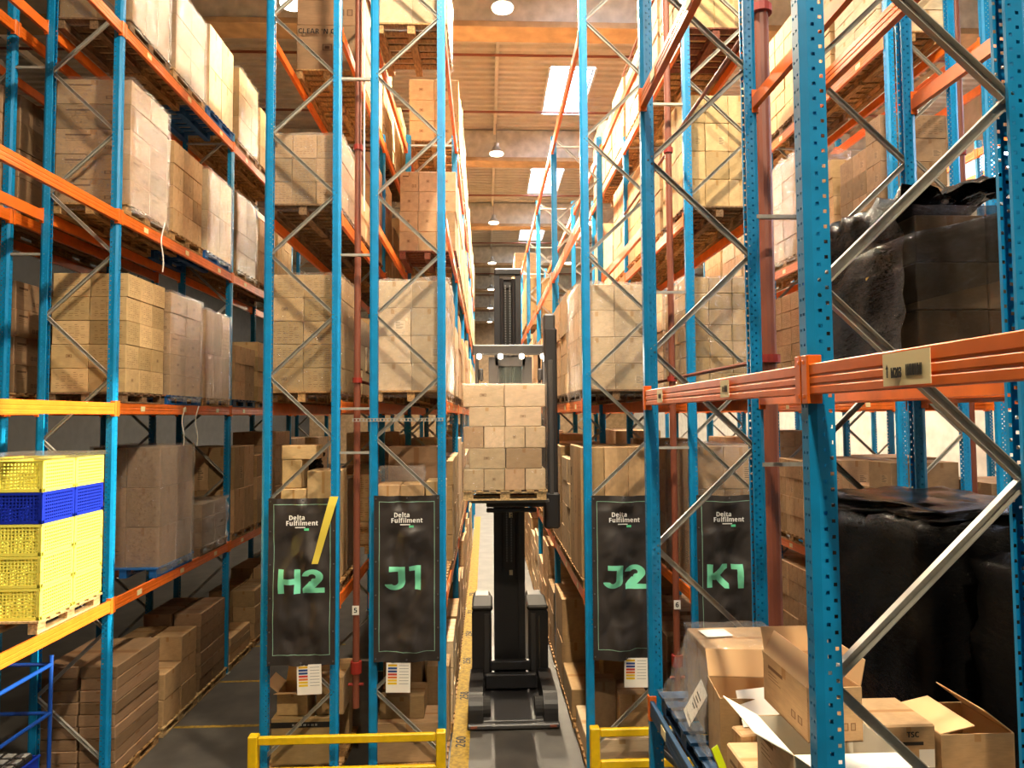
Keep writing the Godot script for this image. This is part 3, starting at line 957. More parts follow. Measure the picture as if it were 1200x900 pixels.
# ---------------------------------------------------------------- front row on the right
func build_front_right() -> void:
	# black-wrapped loads of the second front row
	var t := thing("pallet_load", "black-wrapped load with clear film front above the M203 beam", "pallet load", V(3.2, LV[2] + 0.001, 4.72), "black-wrapped loads")
	pallet(t, M.wood, true)
	for y in 3:
		for x in 2:
			for z in 2:
				part("carton", bm(Vector3(0.46, 0.30, 0.52), 0.006), card(3 if y != 1 else 2, 0), t, Vector3(-0.235 + x * 0.47, 0.145 + y * 0.305, -0.27 + z * 0.54))
	part("clear_wrap", film_mesh(2, 0.012), M.film_dark, t, Vector3(0, 0.06, 0), Vector3.ZERO, Vector3(1.0, 1.05, 1.13))
	part("black_wrap", black_cover(7), M.black_film, t, Vector3(-0.03, 0.1, -0.03), Vector3.ZERO, Vector3(1.06, 1.12, 1.16))
	var fold := part("wrap_band", film_mesh(6, 0.02), M.film_dark, t, Vector3(0.03, 0.62, 0.02), Vector3(0, 0, 0.24), Vector3(1.06, 0.42, 1.17))
	fold.set_meta("label", "dark film band wound slanting over the front")
	var yl := part("yellow_tag", bm(Vector3(0.004, 0.11, 0.08), 0.0), M.line, t, Vector3(-0.565, 0.62, 0.15), Vector3(0, 0, 0.05))
	yl.set_meta("label", "yellowed paper tag")
	var k := thing("pallet_load", "black-wrapped load under the M203 beam beside the open cartons", "pallet load", V(3.22, LV[1] + 0.001, 4.8), "black-wrapped loads")
	pallet(k, M.wood_old, true)
	part("black_wrap", film_mesh(4, 0.03), M.black_film, k, Vector3(0, 0.1, 0), Vector3.ZERO, Vector3(1.02, 1.5, 1.16))
	var sheet := part("wrap_fold", film_mesh(5, 0.06), M.black_film, k, Vector3(0.05, 1.5, -0.05), Vector3(0.02, 0.1, 0.0), Vector3(0.98, 0.22, 1.1))
	sheet.set_meta("label", "bunched black film on top")
	var k2 := thing("pallet_load", "black-wrapped load beside the viewer under the M203 beam", "pallet load", V(3.24, LV[1] + 0.001, 3.5), "black-wrapped loads")
	pallet(k2, M.wood_old, true)
	part("black_wrap", film_mesh(3, 0.03), M.black_film, k2, Vector3(0.1, 0.1, 0), Vector3.ZERO, Vector3(0.8, 1.35, 1.12))
	# pallet and pile of open cartons in the first front row, first beam level
	var g := "cartons of the open pile"
	thing_pallet("dark blue pallet under the wrapped carton of the open pile", V(1.85, LV[1] + 0.001, 4.83), M.blue_dark)
	thing_pallet("wooden pallet under the near end of the open pile", V(1.86, LV[1] + 0.001, 3.5), M.wood_old)
	var y0: float = LV[1] + 0.147
	# base cartons
	carton("brown base carton at the aisle edge of the open pile", Vector3(0.48, 0.30, 0.5), V(1.62, y0, 3.27), 0, 0, 0.0, g)
	carton("brown base carton at the inner edge of the open pile", Vector3(0.62, 0.46, 0.6), V(2.22, y0, 3.35), 0, 0, 0.0, g)
	carton("brown base carton in the middle of the open pile", Vector3(0.5, 0.3, 0.4), V(1.62, y0, 3.76), 0, 2, 0.0, g)
	# the big wrapped carton
	var w := thing("wrapped_carton", "film-wrapped brown carton with a white sheet on top of the pile", "carton", V(1.78, y0, 4.9), g)
	part("body", bm(Vector3(0.56, 0.58, 0.5), 0.008), card(0, 0), w)
	part("film", film_mesh(1, 0.015), M.film, w, Vector3(0, 0.004, 0), Vector3.ZERO, Vector3(0.6, 0.61, 0.54))
	part("document", bm(Vector3(0.2, 0.002, 0.16), 0.0), M.paper, w, Vector3(-0.12, 0.592, -0.08), Vector3(0, 0.1, 0))
	# loose film drawn from that carton down to the pallet corner, with the written note on it
	var st := S()
	var n := FastNoiseLite.new()
	n.seed = 8
	n.frequency = 3.0
	var N := 18
	var F := func(u: float, v: float) -> Vector3:
		var top := Vector3(1.50, y0 + 0.57, -5.14).lerp(Vector3(1.50, y0 + 0.50, -4.62), v)
		var bot := Vector3(1.335, y0 + 0.02, -5.45).lerp(Vector3(1.37, y0 + 0.05, -4.2), v)
		var p := top.lerp(bot, u)
		p.y -= 0.16 * sin(PI * u) * (1.0 - 0.5 * v)
		p.x -= 0.04 * sin(PI * u) + n.get_noise_2d(u * 2.0, v * 3.0) * 0.03
		return p
	st.set_smooth_group(0)
	for i in N:
		for j in N:
			var c := [[i, j], [i + 1, j], [i + 1, j + 1], [i, j + 1]]
			for m in [0, 2, 1, 0, 3, 2]:
				st.set_uv(Vector2(c[m][0], c[m][1]) / N)
				st.add_vertex(F.call(float(c[m][0]) / N, float(c[m][1]) / N))
	st.generate_normals()
	var fs := part(nm("plastic_film"), done(st), M.film_milky, self)
	tag(fs, "loose clear film hanging off the wrapped carton to the pallet edge", "film", "", "thing")
	var note := thing("written_note", "white handwritten note stuck on the loose clear film", "note", V(1.385, y0 + 0.07, 4.8), "")
	part("sheet", bm(Vector3(0.002, 0.30, 0.14), 0.0), M.paper, note, Vector3(0, 0, 0), Vector3(0.45, 0, -0.30))
	st = S()
	for i in 4: bx(st, Vector3(-0.002, 0.215 - i * 0.03, 0.0), Vector3(0.001, 0.012, [0.08, 0.06, 0.085, 0.05][i]))
	part("writing", done(st), M.ink, note, Vector3(0, 0, 0), Vector3(0.45, 0, -0.30))
	# open carton with a raised kraft flap and white lining
	open_carton("open carton with a large raised kraft flap in the pile", Vector3(0.38, 0.46, 0.36), V(1.62, y0, 4.33), card(0, 0), M.inner, [null, 55, null, 32], -0.12, g)
	solo("paper_sheet", bm(Vector3(0.34, 0.004, 0.22), 0.0), M.paper, "white sheet hanging over the open carton with the raised flap", "paper", V(1.68, y0 + 0.44, 4.1), "", Vector3(0.75, -0.1, 0.28))
	carton("small brown carton between the open boxes of the pile", Vector3(0.13, 0.33, 0.13), V(1.52, y0, 4.04), 0, 0, 0.1, g)
	solo("plastic_strap", bm(Vector3(0.05, 0.24, 0.004), 0.0), M.hiviz, "fluorescent yellow-green strip beside the small carton of the pile", "strip", V(1.405, y0 + 0.02, 3.99), "", Vector3(-0.3, 0.4, 0.25))
	# white open carton with the tilted printed carton resting on it
	open_carton("white open carton under the printed carton of the pile", Vector3(0.5, 0.34, 0.42), V(1.62, y0 + 0.31, 3.29), card(4, 2), M.white_board, [60, null, 80, null, M.white_board], 0.0, g)
	var pc := open_carton("printed brown carton with open flaps high on the pile", Vector3(0.26, 0.25, 0.5), V(1.61, y0 + 0.66, 3.42), card(0, 2), M.inner, [-28, 12, null, 20], 0.0, g)
	pc.rotation.z = 0.0
	# carton printed TSC and the open one beside it
	var tsc := carton("closed brown carton printed TSC beside the tall open carton", Vector3(0.265, 0.22, 0.32), V(2.012, y0 + 0.47, 3.42), 0, 0, 0.0, g)
	part("printed_text", txt("TSC", 0.036), M.ink, tsc, Vector3(0.02, 0.175, 0.161))
	part("printed_line", bm(Vector3(0.1, 0.016, 0.001), 0.0), M.ink, tsc, Vector3(0.02, 0.125, 0.161))
	part("shipping_label", bm(Vector3(0.075, 0.085, 0.001), 0.0), M.paper, tsc, Vector3(0.085, 0.02, 0.161))
	open_carton("wide brown carton with a raised lid beside the TSC box", Vector3(0.36, 0.18, 0.36), V(2.335, y0 + 0.47, 3.42), card(0, 0), M.inner, [-78, -52, null, null], 0.0, g)

# cover over the top, the back and the aisle side only
func black_cover(v: int) -> ArrayMesh:
	var n := FastNoiseLite.new()
	n.seed = 200 + v
	n.frequency = 1.4
	n.fractal_octaves = 5
	var st := S()
	var N := 20
	st.set_smooth_group(0)
	for f in 3:
		for i in N:
			for j in N:
				var c := []
				for o in [[0, 0], [1, 0], [1, 1], [0, 1]]:
					var a: float = (float(i) + o[0]) / N - 0.5
					var b: float = (float(j) + o[1]) / N
					var p: Vector3
					match f:
						0: p = Vector3(-0.5, b, a)
						1: p = Vector3(-a, b, -0.5)
						2: p = Vector3(a, 1.0, 0.5 - b)
					var wv := n.get_noise_3dv(p * 2.2)
					p += Vector3(wv * 0.05, (0.10 * n.get_noise_2d(p.x * 3.0, p.z * 3.0) + 0.10 * (p.x + 0.5)) * (1.0 if p.y > 0.99 else p.y * p.y), wv * 0.04)
					c.append([p, Vector2(a + f * 0.3, b)])
				for m in [0, 2, 1, 0, 3, 2]:
					st.set_uv(c[m][1])
					st.add_vertex(c[m][0])
	st.generate_normals()
	return done(st)

# ---------------------------------------------------------------- yellow crates and the blue trolley
func crate_mesh(s: Vector3) -> ArrayMesh:
	var k := "crate%s" % s
	if cache.has(k): return cache[k]
	var st := S()
	bx(st, Vector3(0, 0.006, 0), Vector3(s.x - 0.02, 0.012, s.z - 0.02))
	for f in 4:
		var L := s.x if f < 2 else s.z
		var B := Basis(Vector3.UP, [0.0, PI, PI / 2, -PI / 2][f])
		var off: float = (s.z if f < 2 else s.x) / 2 - 0.008
		var put := func(u: float, y: float, w: float, h: float, t: float) -> void:
			bx(st, B * Vector3(u, y, off), Vector3(w, h, t), 0.0, B)
		put.call(0.0, s.y - 0.014, L, 0.028, 0.016)
		put.call(0.0, 0.02, L, 0.036, 0.014)
		put.call(0.0, s.y * 0.5, L, 0.02, 0.012)
		for j in [0.18, 0.28, 0.39, 0.61, 0.72, 0.83]: put.call(0.0, s.y * j, L - 0.03, 0.020, 0.009)
		for e in [-1, 1]: put.call(e * (L / 2 - 0.02), s.y / 2, 0.04, s.y, 0.014)
		var nb := int(L / 0.036)
		for j in nb: put.call(-L / 2 + (j + 0.5) * L / nb, s.y / 2, 0.014, s.y - 0.03, 0.01)
	cache[k] = done(st)
	return cache[k]

func build_left_near() -> void:
	var base := V(-5.33, LV[1], 8.28)
	thing_pallet("pale wooden pallet under the stacked yellow crates", base, M.wood_pale)
	var cs := Vector3(0.5, 0.345, 0.595)
	for y in 5:
		for x in 2:
			for z in 2:
				var blue := y == 3
				var lab := "%s plastic lattice crate, %s layer, %s %s" % ["blue" if blue else "yellow", ["bottom", "second", "third", "fourth", "top"][y], "aisle side" if x == 1 else "inner side", "near" if z == 1 else "far"]
				solo("lattice_crate", crate_mesh(cs - Vector3(0.008, 0.004, 0.008)), M.crate_b if blue else M.crate_y, lab, "crate", base + Vector3(-0.25 + x * 0.5, 0.146 + y * 0.345, -0.3 + z * 0.6), "stacked lattice crates")
	for y in [1, 2]:
		solo("carton", bm(Vector3(0.4, 0.2, 0.46), 0.006), card(0, 0), "brown carton inside the yellow crate of the %s layer" % ["bottom", "second", "third"][y - 1], "carton", base + Vector3(-0.25, 0.16 + (y - 1) * 0.345, 0.3), "cartons inside the crates")
	solo("red_clip", bm(Vector3(0.06, 0.31, 0.012), 0.002), M.crate_r, "red clip on the front of the blue crate layer", "clip", base + Vector3(-0.33, 0.146 + 3 * 0.345 + 0.01, 0.603))
	solo("cover_sheet", film_mesh(2, 0.02), M.film_milky, "milky plastic sheet lying over the top crates", "sheet", base + Vector3(0, 0.146 + 5 * 0.345 + 0.004, 0)).scale = Vector3(1.03, 0.05, 1.22)
	# trolley
	var t := thing("cage_trolley", "blue tubular cage trolley on the floor under the yellow crates", "trolley", V(-5.32, 0, 7.5))
	var r := 0.022
	var xs := [-0.4, 0.4]
	var zs := [-0.55, 0.55]
	for x in xs:
		for z in zs:
			part("corner_post", tm(Vector3(x, 0.14, z), Vector3(x, 2.07, z), r), M.trolley, t)
			var wst := S()
			tube(wst, Vector3(x - 0.015, 0.06, z), Vector3(x + 0.015, 0.06, z), 0.06, 14)
			part("castor", done(wst), M.ink, t)
	for y in [0.3, 1.43, 1.97]:
		for x in xs: part("side_rail", tm(Vector3(x, y, -0.55), Vector3(x, y, 0.55), r), M.trolley, t)
		for z in zs: part("end_rail", tm(Vector3(-0.4, y, z), Vector3(0.4, y, z), r), M.trolley, t)
	part("deck", bm(Vector3(0.8, 0.03, 1.1), 0.0), M.trolley, t, Vector3(0, 0.78, 0))
	var b := thing("storage_bin", "blue plastic bin of grey boxes on the cage trolley", "bin", V(-5.2, 0.811, 7.62))
	var st := S()
	for s in [-1, 1]:
		bx(st, Vector3(s * 0.24, 0.11, 0), Vector3(0.012, 0.22, 0.6), 0.003)
		bx(st, Vector3(0, 0.11, s * 0.3), Vector3(0.49, 0.22, 0.012), 0.003)
		bx(st, Vector3(s * 0.25, 0.21, 0), Vector3(0.03, 0.02, 0.63), 0.003)
	bx(st, Vector3(0, 0.01, 0), Vector3(0.48, 0.015, 0.6))
	part("shell", done(st), M.bin_blue, b)
	for i in 3:
		for j in 4:
			var g := solo("grey_box", bm(Vector3(0.13, 0.24, 0.12), 0.01), M.ink, "black box with grey lid in the blue bin, %s row, %s place" % [ORD[i], ORD[j]], "box", V(-5.35 + i * 0.145, 0.828, 7.83 - j * 0.135), "grey-lidded boxes in the blue bin")
			part("lid", bm(Vector3(0.1, 0.012, 0.09), 0.003), M.grey_lid, g, Vector3(0, 0.239, 0))
	# straps hanging from the blue pallets above
	for a in [["white film tail hanging from the blue pallet of the second level", V(-4.77, 4.30, 11.0), 0.62], ["white film tail hanging beside the wrapped load of the crate rack", V(-4.77, 4.28, 11.5), 0.66], ["white film tail hanging from the third level beam", V(-4.765, 6.9, 10.2), 0.75]]:
		var s2 := S()
		var n := 10
		for i in n:
			var w := 0.018
			var f := func(u: float) -> Vector3: return Vector3(0.02 * sin(u * 7.0), u * a[2], 0.03 * sin(u * 4.0))
			var p0: Vector3 = f.call(float(i) / n)
			var p1: Vector3 = f.call(float(i + 1) / n)
			bar(s2, p0, p1, w, 0.004)
			bar(s2, p0, p1, 0.004, w)
		solo("film_tail", done(s2), M.paper, a[0], "film strip", a[1], "hanging film tails")

# ---------------------------------------------------------------- the truck in the middle aisle
func build_truck() -> void:
	var t := thing("turret_truck", "dark grey narrow-aisle turret truck lifting a carton load in the aisle", "forklift", V(0.40, 0, 11.2))
	var K: Material = M.truck
	var G: Material = M.truck2
	# load arms and chassis: front edge at local z = +0.7, mast at z = -0.9
	var st := S()
	bx(st, Vector3(0, 0.16, -1.5), Vector3(1.30, 0.26, 1.6), 0.03)
	part("chassis", done(st), G, t)
	st = S()
	bx(st, Vector3(0, 0.055, 0.62), Vector3(1.40, 0.08, 0.14), 0.02)
	bx(st, Vector3(0, 0.10, -0.1), Vector3(0.92, 0.03, 1.4), 0.008)
	part("front_plate", done(st), G, t)
	for s in [-1, 1]:
		st = S()
		var pts := PackedVector2Array([Vector2(0.62, 0.1), Vector2(0.62, 0.2)])
		for k in 7:
			var a := PI / 2 * k / 6
			pts.append(Vector2(0.37 + 0.25 * cos(a), 0.22 + 0.24 * sin(a)))
		pts.append_array(PackedVector2Array([Vector2(-0.7, 0.42), Vector2(-0.7, 0.1)]))
		ex(st, pts, -0.11, 0.11)
		part("wheel_arm", done(st), K, t, Vector3(s * 0.575, 0, 0), Vector3(0, -PI / 2, 0))
		st = S()
		tube(st, Vector3(-0.06, 0, 0), Vector3(0.06, 0, 0), 0.17, 20)
		part("load_wheel", done(st), M.ink, t, Vector3(s * 0.405, 0.175, 0.3))
		# side bodies that rise beside the mast
		st = S()
		ex(st, PackedVector2Array([Vector2(-0.17, 0.1), Vector2(0.17, 0.1), Vector2(0.17, 1.36), Vector2(0.12, 1.44), Vector2(-0.12, 1.44), Vector2(-0.17, 1.36)]), -1.9, -0.72)
		part("body_panel", done(st), K, t, Vector3(s * 0.485, 0, 0))
		st = S()
		bx(st, Vector3(0, 1.44, -1.05), Vector3(0.36, 0.09, 0.75), 0.03)
		part("body_cap", done(st), M.ink, t, Vector3(s * 0.475, 0, 0))
		st = S()
		bx(st, Vector3(0, 0.8, -0.705), Vector3(0.09, 1.1, 0.03), 0.01)
		part("edge_trim", done(st), G, t, Vector3(s * 0.40, 0, 0))
	part("hose", tm(Vector3(0.50, 0.2, -0.69), Vector3(0.50, 1.3, -0.69), 0.014), M.steel, t)
	st = S()
	bx(st, Vector3(0, 0.30, -0.5), Vector3(0.86, 0.24, 0.14), 0.02)
	bx(st, Vector3(0, 0.50, -0.66), Vector3(0.7, 0.16, 0.12), 0.02)
	part("cross_member", done(st), K, t)
	for s in [-1, 1]: part("reflector", bm(Vector3(0.1, 0.04, 0.01), 0.003), M.pipe, t, Vector3(s * 0.6, 0.04, 0.692))
	# mast: outer channels, inner channels, chains
	for s in [-1, 1]:
		var I := func(w: float, dp: float) -> PackedVector2Array: return PackedVector2Array([Vector2(-w, -dp), Vector2(w, -dp), Vector2(w, -dp + 0.02), Vector2(0.012, -dp + 0.02), Vector2(0.012, dp - 0.02), Vector2(w, dp - 0.02), Vector2(w, dp), Vector2(-w, dp), Vector2(-w, dp - 0.02), Vector2(-0.012, dp - 0.02), Vector2(-0.012, -dp + 0.02), Vector2(-w, -dp + 0.02)])
		st = S()
		ex(st, I.call(0.055, 0.08), 0.05, 4.6)
		part("mast_rail", done(st), K, t, Vector3(s * 0.215, 0, -0.9), Vector3(-PI / 2, 0, 0))
		st = S()
		ex(st, I.call(0.05, 0.065), 2.0, 7.3)
		part("inner_mast_rail", done(st), K, t, Vector3(s * 0.19, 0, -0.95), Vector3(-PI / 2, 0, 0))
		st = S()
		var y := 2.2
		while y < 7.1:
			bx(st, Vector3(0, y, 0), Vector3(0.024, 0.03, 0.012))
			y += 0.045
		part("lift_chain", done(st), M.steel, t, Vector3(s * 0.04, 0, -0.90))
	st = S()
	for y in [0.5, 1.6, 2.7, 3.8]: bx(st, Vector3(0, y, -0.98), Vector3(0.4, 0.12, 0.03), 0.005)
	for y in [4.6, 5.8, 7.1]: bx(st, Vector3(0, y, -1.0), Vector3(0.34, 0.12, 0.03), 0.005)
	part("mast_cross_bar", done(st), K, t)
	part("mast_cover", bm(Vector3(0.34, 3.3, 0.03), 0.006), K, t, Vector3(0, 0.1, -0.93))
	part("mast_back_plate", bm(Vector3(0.36, 5.1, 0.02), 0.0), M.ink, t, Vector3(0, 2.1, -1.03))
	for s in [-1, 1]: part("lift_cylinder", tm(Vector3(s * 0.11, 2.0, -0.95), Vector3(s * 0.11, 7.2, -0.95), 0.04, 10), K, t)
	part("mast_head", bm(Vector3(0.47, 0.12, 0.2), 0.02), K, t, Vector3(0, 7.25, -0.95))
	for y in [1.95, 2.95]: part("mast_sticker", bm(Vector3(0.06, 0.09, 0.003), 0.0), M.label, t, Vector3(0.03, y, -0.912))
	# operator cab between the load and the mast
	st = S()
	bx(st, Vector3(0, 4.1, 0.20), Vector3(1.14, 1.2, 0.08), 0.02)
	bx(st, Vector3(0, 3.50, -0.28), Vector3(1.14, 0.08, 0.95), 0.02)
	part("cab_front", done(st), K, t)
	for s in [-1, 1]:
		for z in [0.18, -0.7]: part("cab_pillar", bm(Vector3(0.05, 2.35, 0.05), 0.006), G, t, Vector3(s * 0.54, 3.5, z))
		part("mirror", bm(Vector3(0.07, 0.2, 0.1), 0.02), M.ink, t, Vector3(s * 0.47, 5.3, 0.27))
	st = S()
	bx(st, Vector3(0, 5.85, -0.25), Vector3(1.2, 0.07, 1.0), 0.02)
	bx(st, Vector3(0, 5.80, 0.27), Vector3(1.22, 0.17, 0.06), 0.02)
	part("overhead_guard", done(st), G, t)
	for a in [-0.5, -0.16, 0.18, 0.52]:
		st = S()
		tube(st, Vector3(a, 5.68, 0.33), Vector3(a, 5.705, 0.30), 0.042, 14)
		part("work_light", done(st), M.lamp_glow, t)
		var l := SpotLight3D.new()
		l.name = "work_light_beam"
		t.add_child(l, true)
		l.position = Vector3(a, 5.66, 0.36)
		l.rotation = Vector3(-0.9, PI, 0)
		l.spot_angle = 60
		l.spot_range = 20
		l.light_energy = 2.0
		l.light_size = 0.05
		l.light_color = Color(1, 0.96, 0.9)
		l.shadow_enabled = true
	st = S()
	for s in [-1, 1]: bx(st, Vector3(s * 0.27, 5.3, 0.2), Vector3(0.16, 0.78, 0.05), 0.008)
	bx(st, Vector3(0, 5.62, 0.2), Vector3(0.5, 0.16, 0.05), 0.008)
	for s in [-1, 1]: bx(st, Vector3(s * 0.19, 5.2, 0.235), Vector3(0.02, 0.6, 0.03), 0.004)
	part("window_frame", done(st), G, t)
	part("cab_window", bm(Vector3(0.40, 0.6, 0.006), 0.0), M.glass, t, Vector3(0, 4.95, 0.2))
	# auxiliary mast on the right, carriage and forks
	st = S()
	bx(st, Vector3(0.605, 4.62, 0.62), Vector3(0.20, 2.96, 0.24), 0.03)
	part("auxiliary_mast", done(st), K, t)
	st = S()
	bx(st, Vector3(0.60, 4.4, 0.75), Vector3(0.07, 2.4, 0.03), 0.008)
	part("mast_groove_cover", done(st), G, t)
	part("auxiliary_mast_head", bm(Vector3(0.18, 0.32, 0.3), 0.03), M.truck2, t, Vector3(0.59, 6.0, 0.58))
	part("pivot_block", bm(Vector3(0.24, 0.55, 0.3), 0.03), K, t, Vector3(0.605, 3.02, 0.62))
	st = S()
	bx(st, Vector3(0.1, 3.40, 0.45), Vector3(1.0, 0.12, 0.4), 0.02)
	bx(st, Vector3(-0.02, 3.34, 0.95), Vector3(0.75, 0.06, 0.08), 0.01)
	part("fork_carriage", done(st), K, t)
	for z in [0.55, 1.1]:
		part("fork", bm(Vector3(1.15, 0.05, 0.12), 0.01), M.steel, t, Vector3(-0.05, 3.47, z))
	# the load it carries
	var L := thing("pallet_load", "film-wrapped pallet of pale cartons held on the truck forks", "pallet load", V(0.275, 3.52, 10.42), "")
	var pm := Node3D.new()
	pm.name = "pallet"
	L.add_child(pm)
	pm.rotation.y = PI / 2
	for b in pallet_bits(): part(b[0], bm(b[2], 0.0), M.wood_pale, pm, b[1] - Vector3(0, b[2].y / 2, 0))
	var y := 0.146
	var lay := [[4, 0.31], [2, 0.30], [4, 0.31], [2, 0.29], [2, 0.33]]
	for k in 5:
		var n: int = lay[k][0]
		var h: float = lay[k][1]
		var w := 1.2 if k % 2 == 0 else 1.06
		for i in n:
			for z in 2:
				part("carton", bm(Vector3(w / n - 0.01, h - 0.004, 0.47), 0.008), card([4, 4, 2, 4][(i + k) % 4], [0, 4, 0][(i + k) % 3]), L, Vector3(-w / 2 + (i + 0.5) * w / n + (0.01 if k % 2 else -0.005), y, -0.24 + z * 0.48), Vector3(0, rng.randf_range(-0.01, 0.01), 0))
		y += h
	part("stretch_wrap", film_mesh(0, 0.006), M.film, L, Vector3(0, 0.1, 0), Vector3.ZERO, Vector3(1.24, 1.6, 1.0))

# ---------------------------------------------------------------- banners
func glyph(c: String, u: float, v: float) -> bool:
	match c:
		"H": return u < 0.27 or u > 0.73 or absf(v - 0.5) < 0.12
		"1": return (u > 0.45 and u < 0.82) or (v > 0.79 and u > 0.12 and u < 0.82)
		"J":
			if v > 0.79: return u > 0.25 and u < 0.98
			if v > 0.36: return u > 0.66 and u < 0.98
			var e := Vector2((u - 0.5) / 0.48, (v - 0.36) / 0.36).length()
			var i := Vector2((u - 0.5) / 0.16, (v - 0.36) / 0.15).length()
			return e < 1.0 and i > 1.0 and u > 0.05 and (v < 0.27 or u > 0.5)
		"2":
			if v < 0.21: return u > 0.02
			var e := Vector2((u - 0.47) / 0.48, (v - 0.68) / 0.32).length()
			var i := Vector2((u - 0.45) / 0.17, (v - 0.68) / 0.12).length()
			if v > 0.62: return e < 1.0 and i > 1.0 and not (u < 0.3 and v < 0.72)
			if v > 0.5 and u > 0.6: return e < 1.0
			var along := (v - 0.2) / 0.42
			var centre := lerpf(0.28, 0.74, along)
			return absf(u - centre) < 0.27 and u > 0.02 and e < 1.9 and not (v > 0.5 and u < 0.4)
		"K":
			if u < 0.28: return true
			var up := absf((v - 0.42) - (u - 0.28) * 0.82) < 0.19 and v > 0.42 - 0.1 and u < 1.0
			var dn := absf((0.62 - v) - (u - 0.34) * 0.92) < 0.19 and v < 0.62
			return (up or dn) and u < 1.0
	return false

func banner_tex(s: String) -> ImageTexture:
	var W := 340
	var Hh := 850
	var im := Image.create(W, Hh, false, Image.FORMAT_RGB8)
	var cloth := Color(0.20, 0.18, 0.17)
	im.fill(cloth)
	var n := FastNoiseLite.new()
	n.seed = 6
	n.frequency = 0.35
	for y in range(0, Hh, 2):
		for x in range(0, W, 2):
			var v := 1.0 + 0.12 * n.get_noise_2d(x, y)
			im.fill_rect(Rect2i(x, y, 2, 2), Color(cloth.r * v, cloth.g * v, cloth.b * v))
	var mint := Color(0.50, 0.88, 0.72)
	var thin := Color(0.55, 0.72, 0.62)
	im.fill_rect(Rect2i(26, 30, W - 52, 3), thin)
	im.fill_rect(Rect2i(26, Hh - 54, W - 52, 3), thin)
	im.fill_rect(Rect2i(26, 30, 3, Hh - 84), thin)
	im.fill_rect(Rect2i(W - 29, 30, 3, Hh - 84), thin)
	var gx := 52
	for c in s:
		var gw := 112 if c != "1" else 84
		for y in 124:
			for x in gw:
				if glyph(c, (x + 0.5) / gw, 1.0 - (y + 0.5) / 124.0): im.set_pixel(gx + x, 362 + y, mint)
		gx += gw + 8
	return ImageTexture.create_from_image(im)

func banner(s: String, x: float, w: float, top: float, v: int) -> void:
	var h := 2.13
	var o := thing("rack_banner", "dark cloth banner printed %s in mint letters on its rack end" % s, "banner", V(x, top, 8.985), "rack end banners")
	var n := FastNoiseLite.new()
	n.seed = 500 + v
	n.frequency = 1.0
	n.fractal_octaves = 3
	var st := S()
	st.set_smooth_group(0)
	var NX := 20
	var NY := 48
	var F := func(u: float, t: float) -> Vector3:
		var hang := 0.010 * sin(t * 9.0 + u * 7.0 + v) * sin(PI * u) + 0.016 * n.get_noise_2d(u * 2.2 + t * 1.6, t * 3.4 - u * 1.2) * sin(PI * clampf(u, 0.04, 0.96)) * 1.6
		hang *= 3.2 - 3.0 * smoothstep(0.24, 0.18, t) * smoothstep(0.06, 0.10, t)
		return Vector3((u - 0.5) * w, -t * h - 0.012 * sin(PI * u) * (1.0 - t), hang)
	for i in NX:
		for j in NY:
			var c := [[i, j + 1], [i + 1, j + 1], [i + 1, j], [i, j]]
			for m in [0, 2, 1, 0, 3, 2]:
				var u := float(c[m][0]) / NX
				var t := float(c[m][1]) / NY
				st.set_uv(Vector2(u, t))
				st.add_vertex(F.call(u, t))
	st.generate_normals()
	var m := mat(Color.WHITE, 0.45)
	m.albedo_texture = banner_tex(s)
	part("cloth", done(st), m, o)
	st = S()
	for t in [0.02, 0.2, 0.4, 0.6, 0.8, 0.98]:
		for u in [0.03, 0.97]:
			var p: Vector3 = F.call(u, t)
			tube(st, p + Vector3(0, 0, -0.004), p + Vector3(0, 0, 0.006), 0.011, 10)
	for t in [0.012, 0.985]:
		var p: Vector3 = F.call(0.5, t)
		tube(st, p + Vector3(0, 0, -0.004), p + Vector3(0, 0, 0.006), 0.011, 10)
	part("eyelet", done(st), M.steel, o)
	part("brand_line", txt("Delta", 0.082), M.print_white, o, Vector3(-0.065, -0.255, 0.012))
	part("brand_line", txt("Fulfilment", 0.082), M.print_white, o, Vector3(0.0, -0.325, 0.013))
	part("small_print", bm(Vector3(0.13, 0.012, 0.001), 0.0), M.print_white, o, Vector3(-0.02, -0.385, 0.013))
	part("small_print", bm(Vector3(0.06, 0.03, 0.001), 0.0), M.mint, o, Vector3(0.06, -0.42, 0.013))

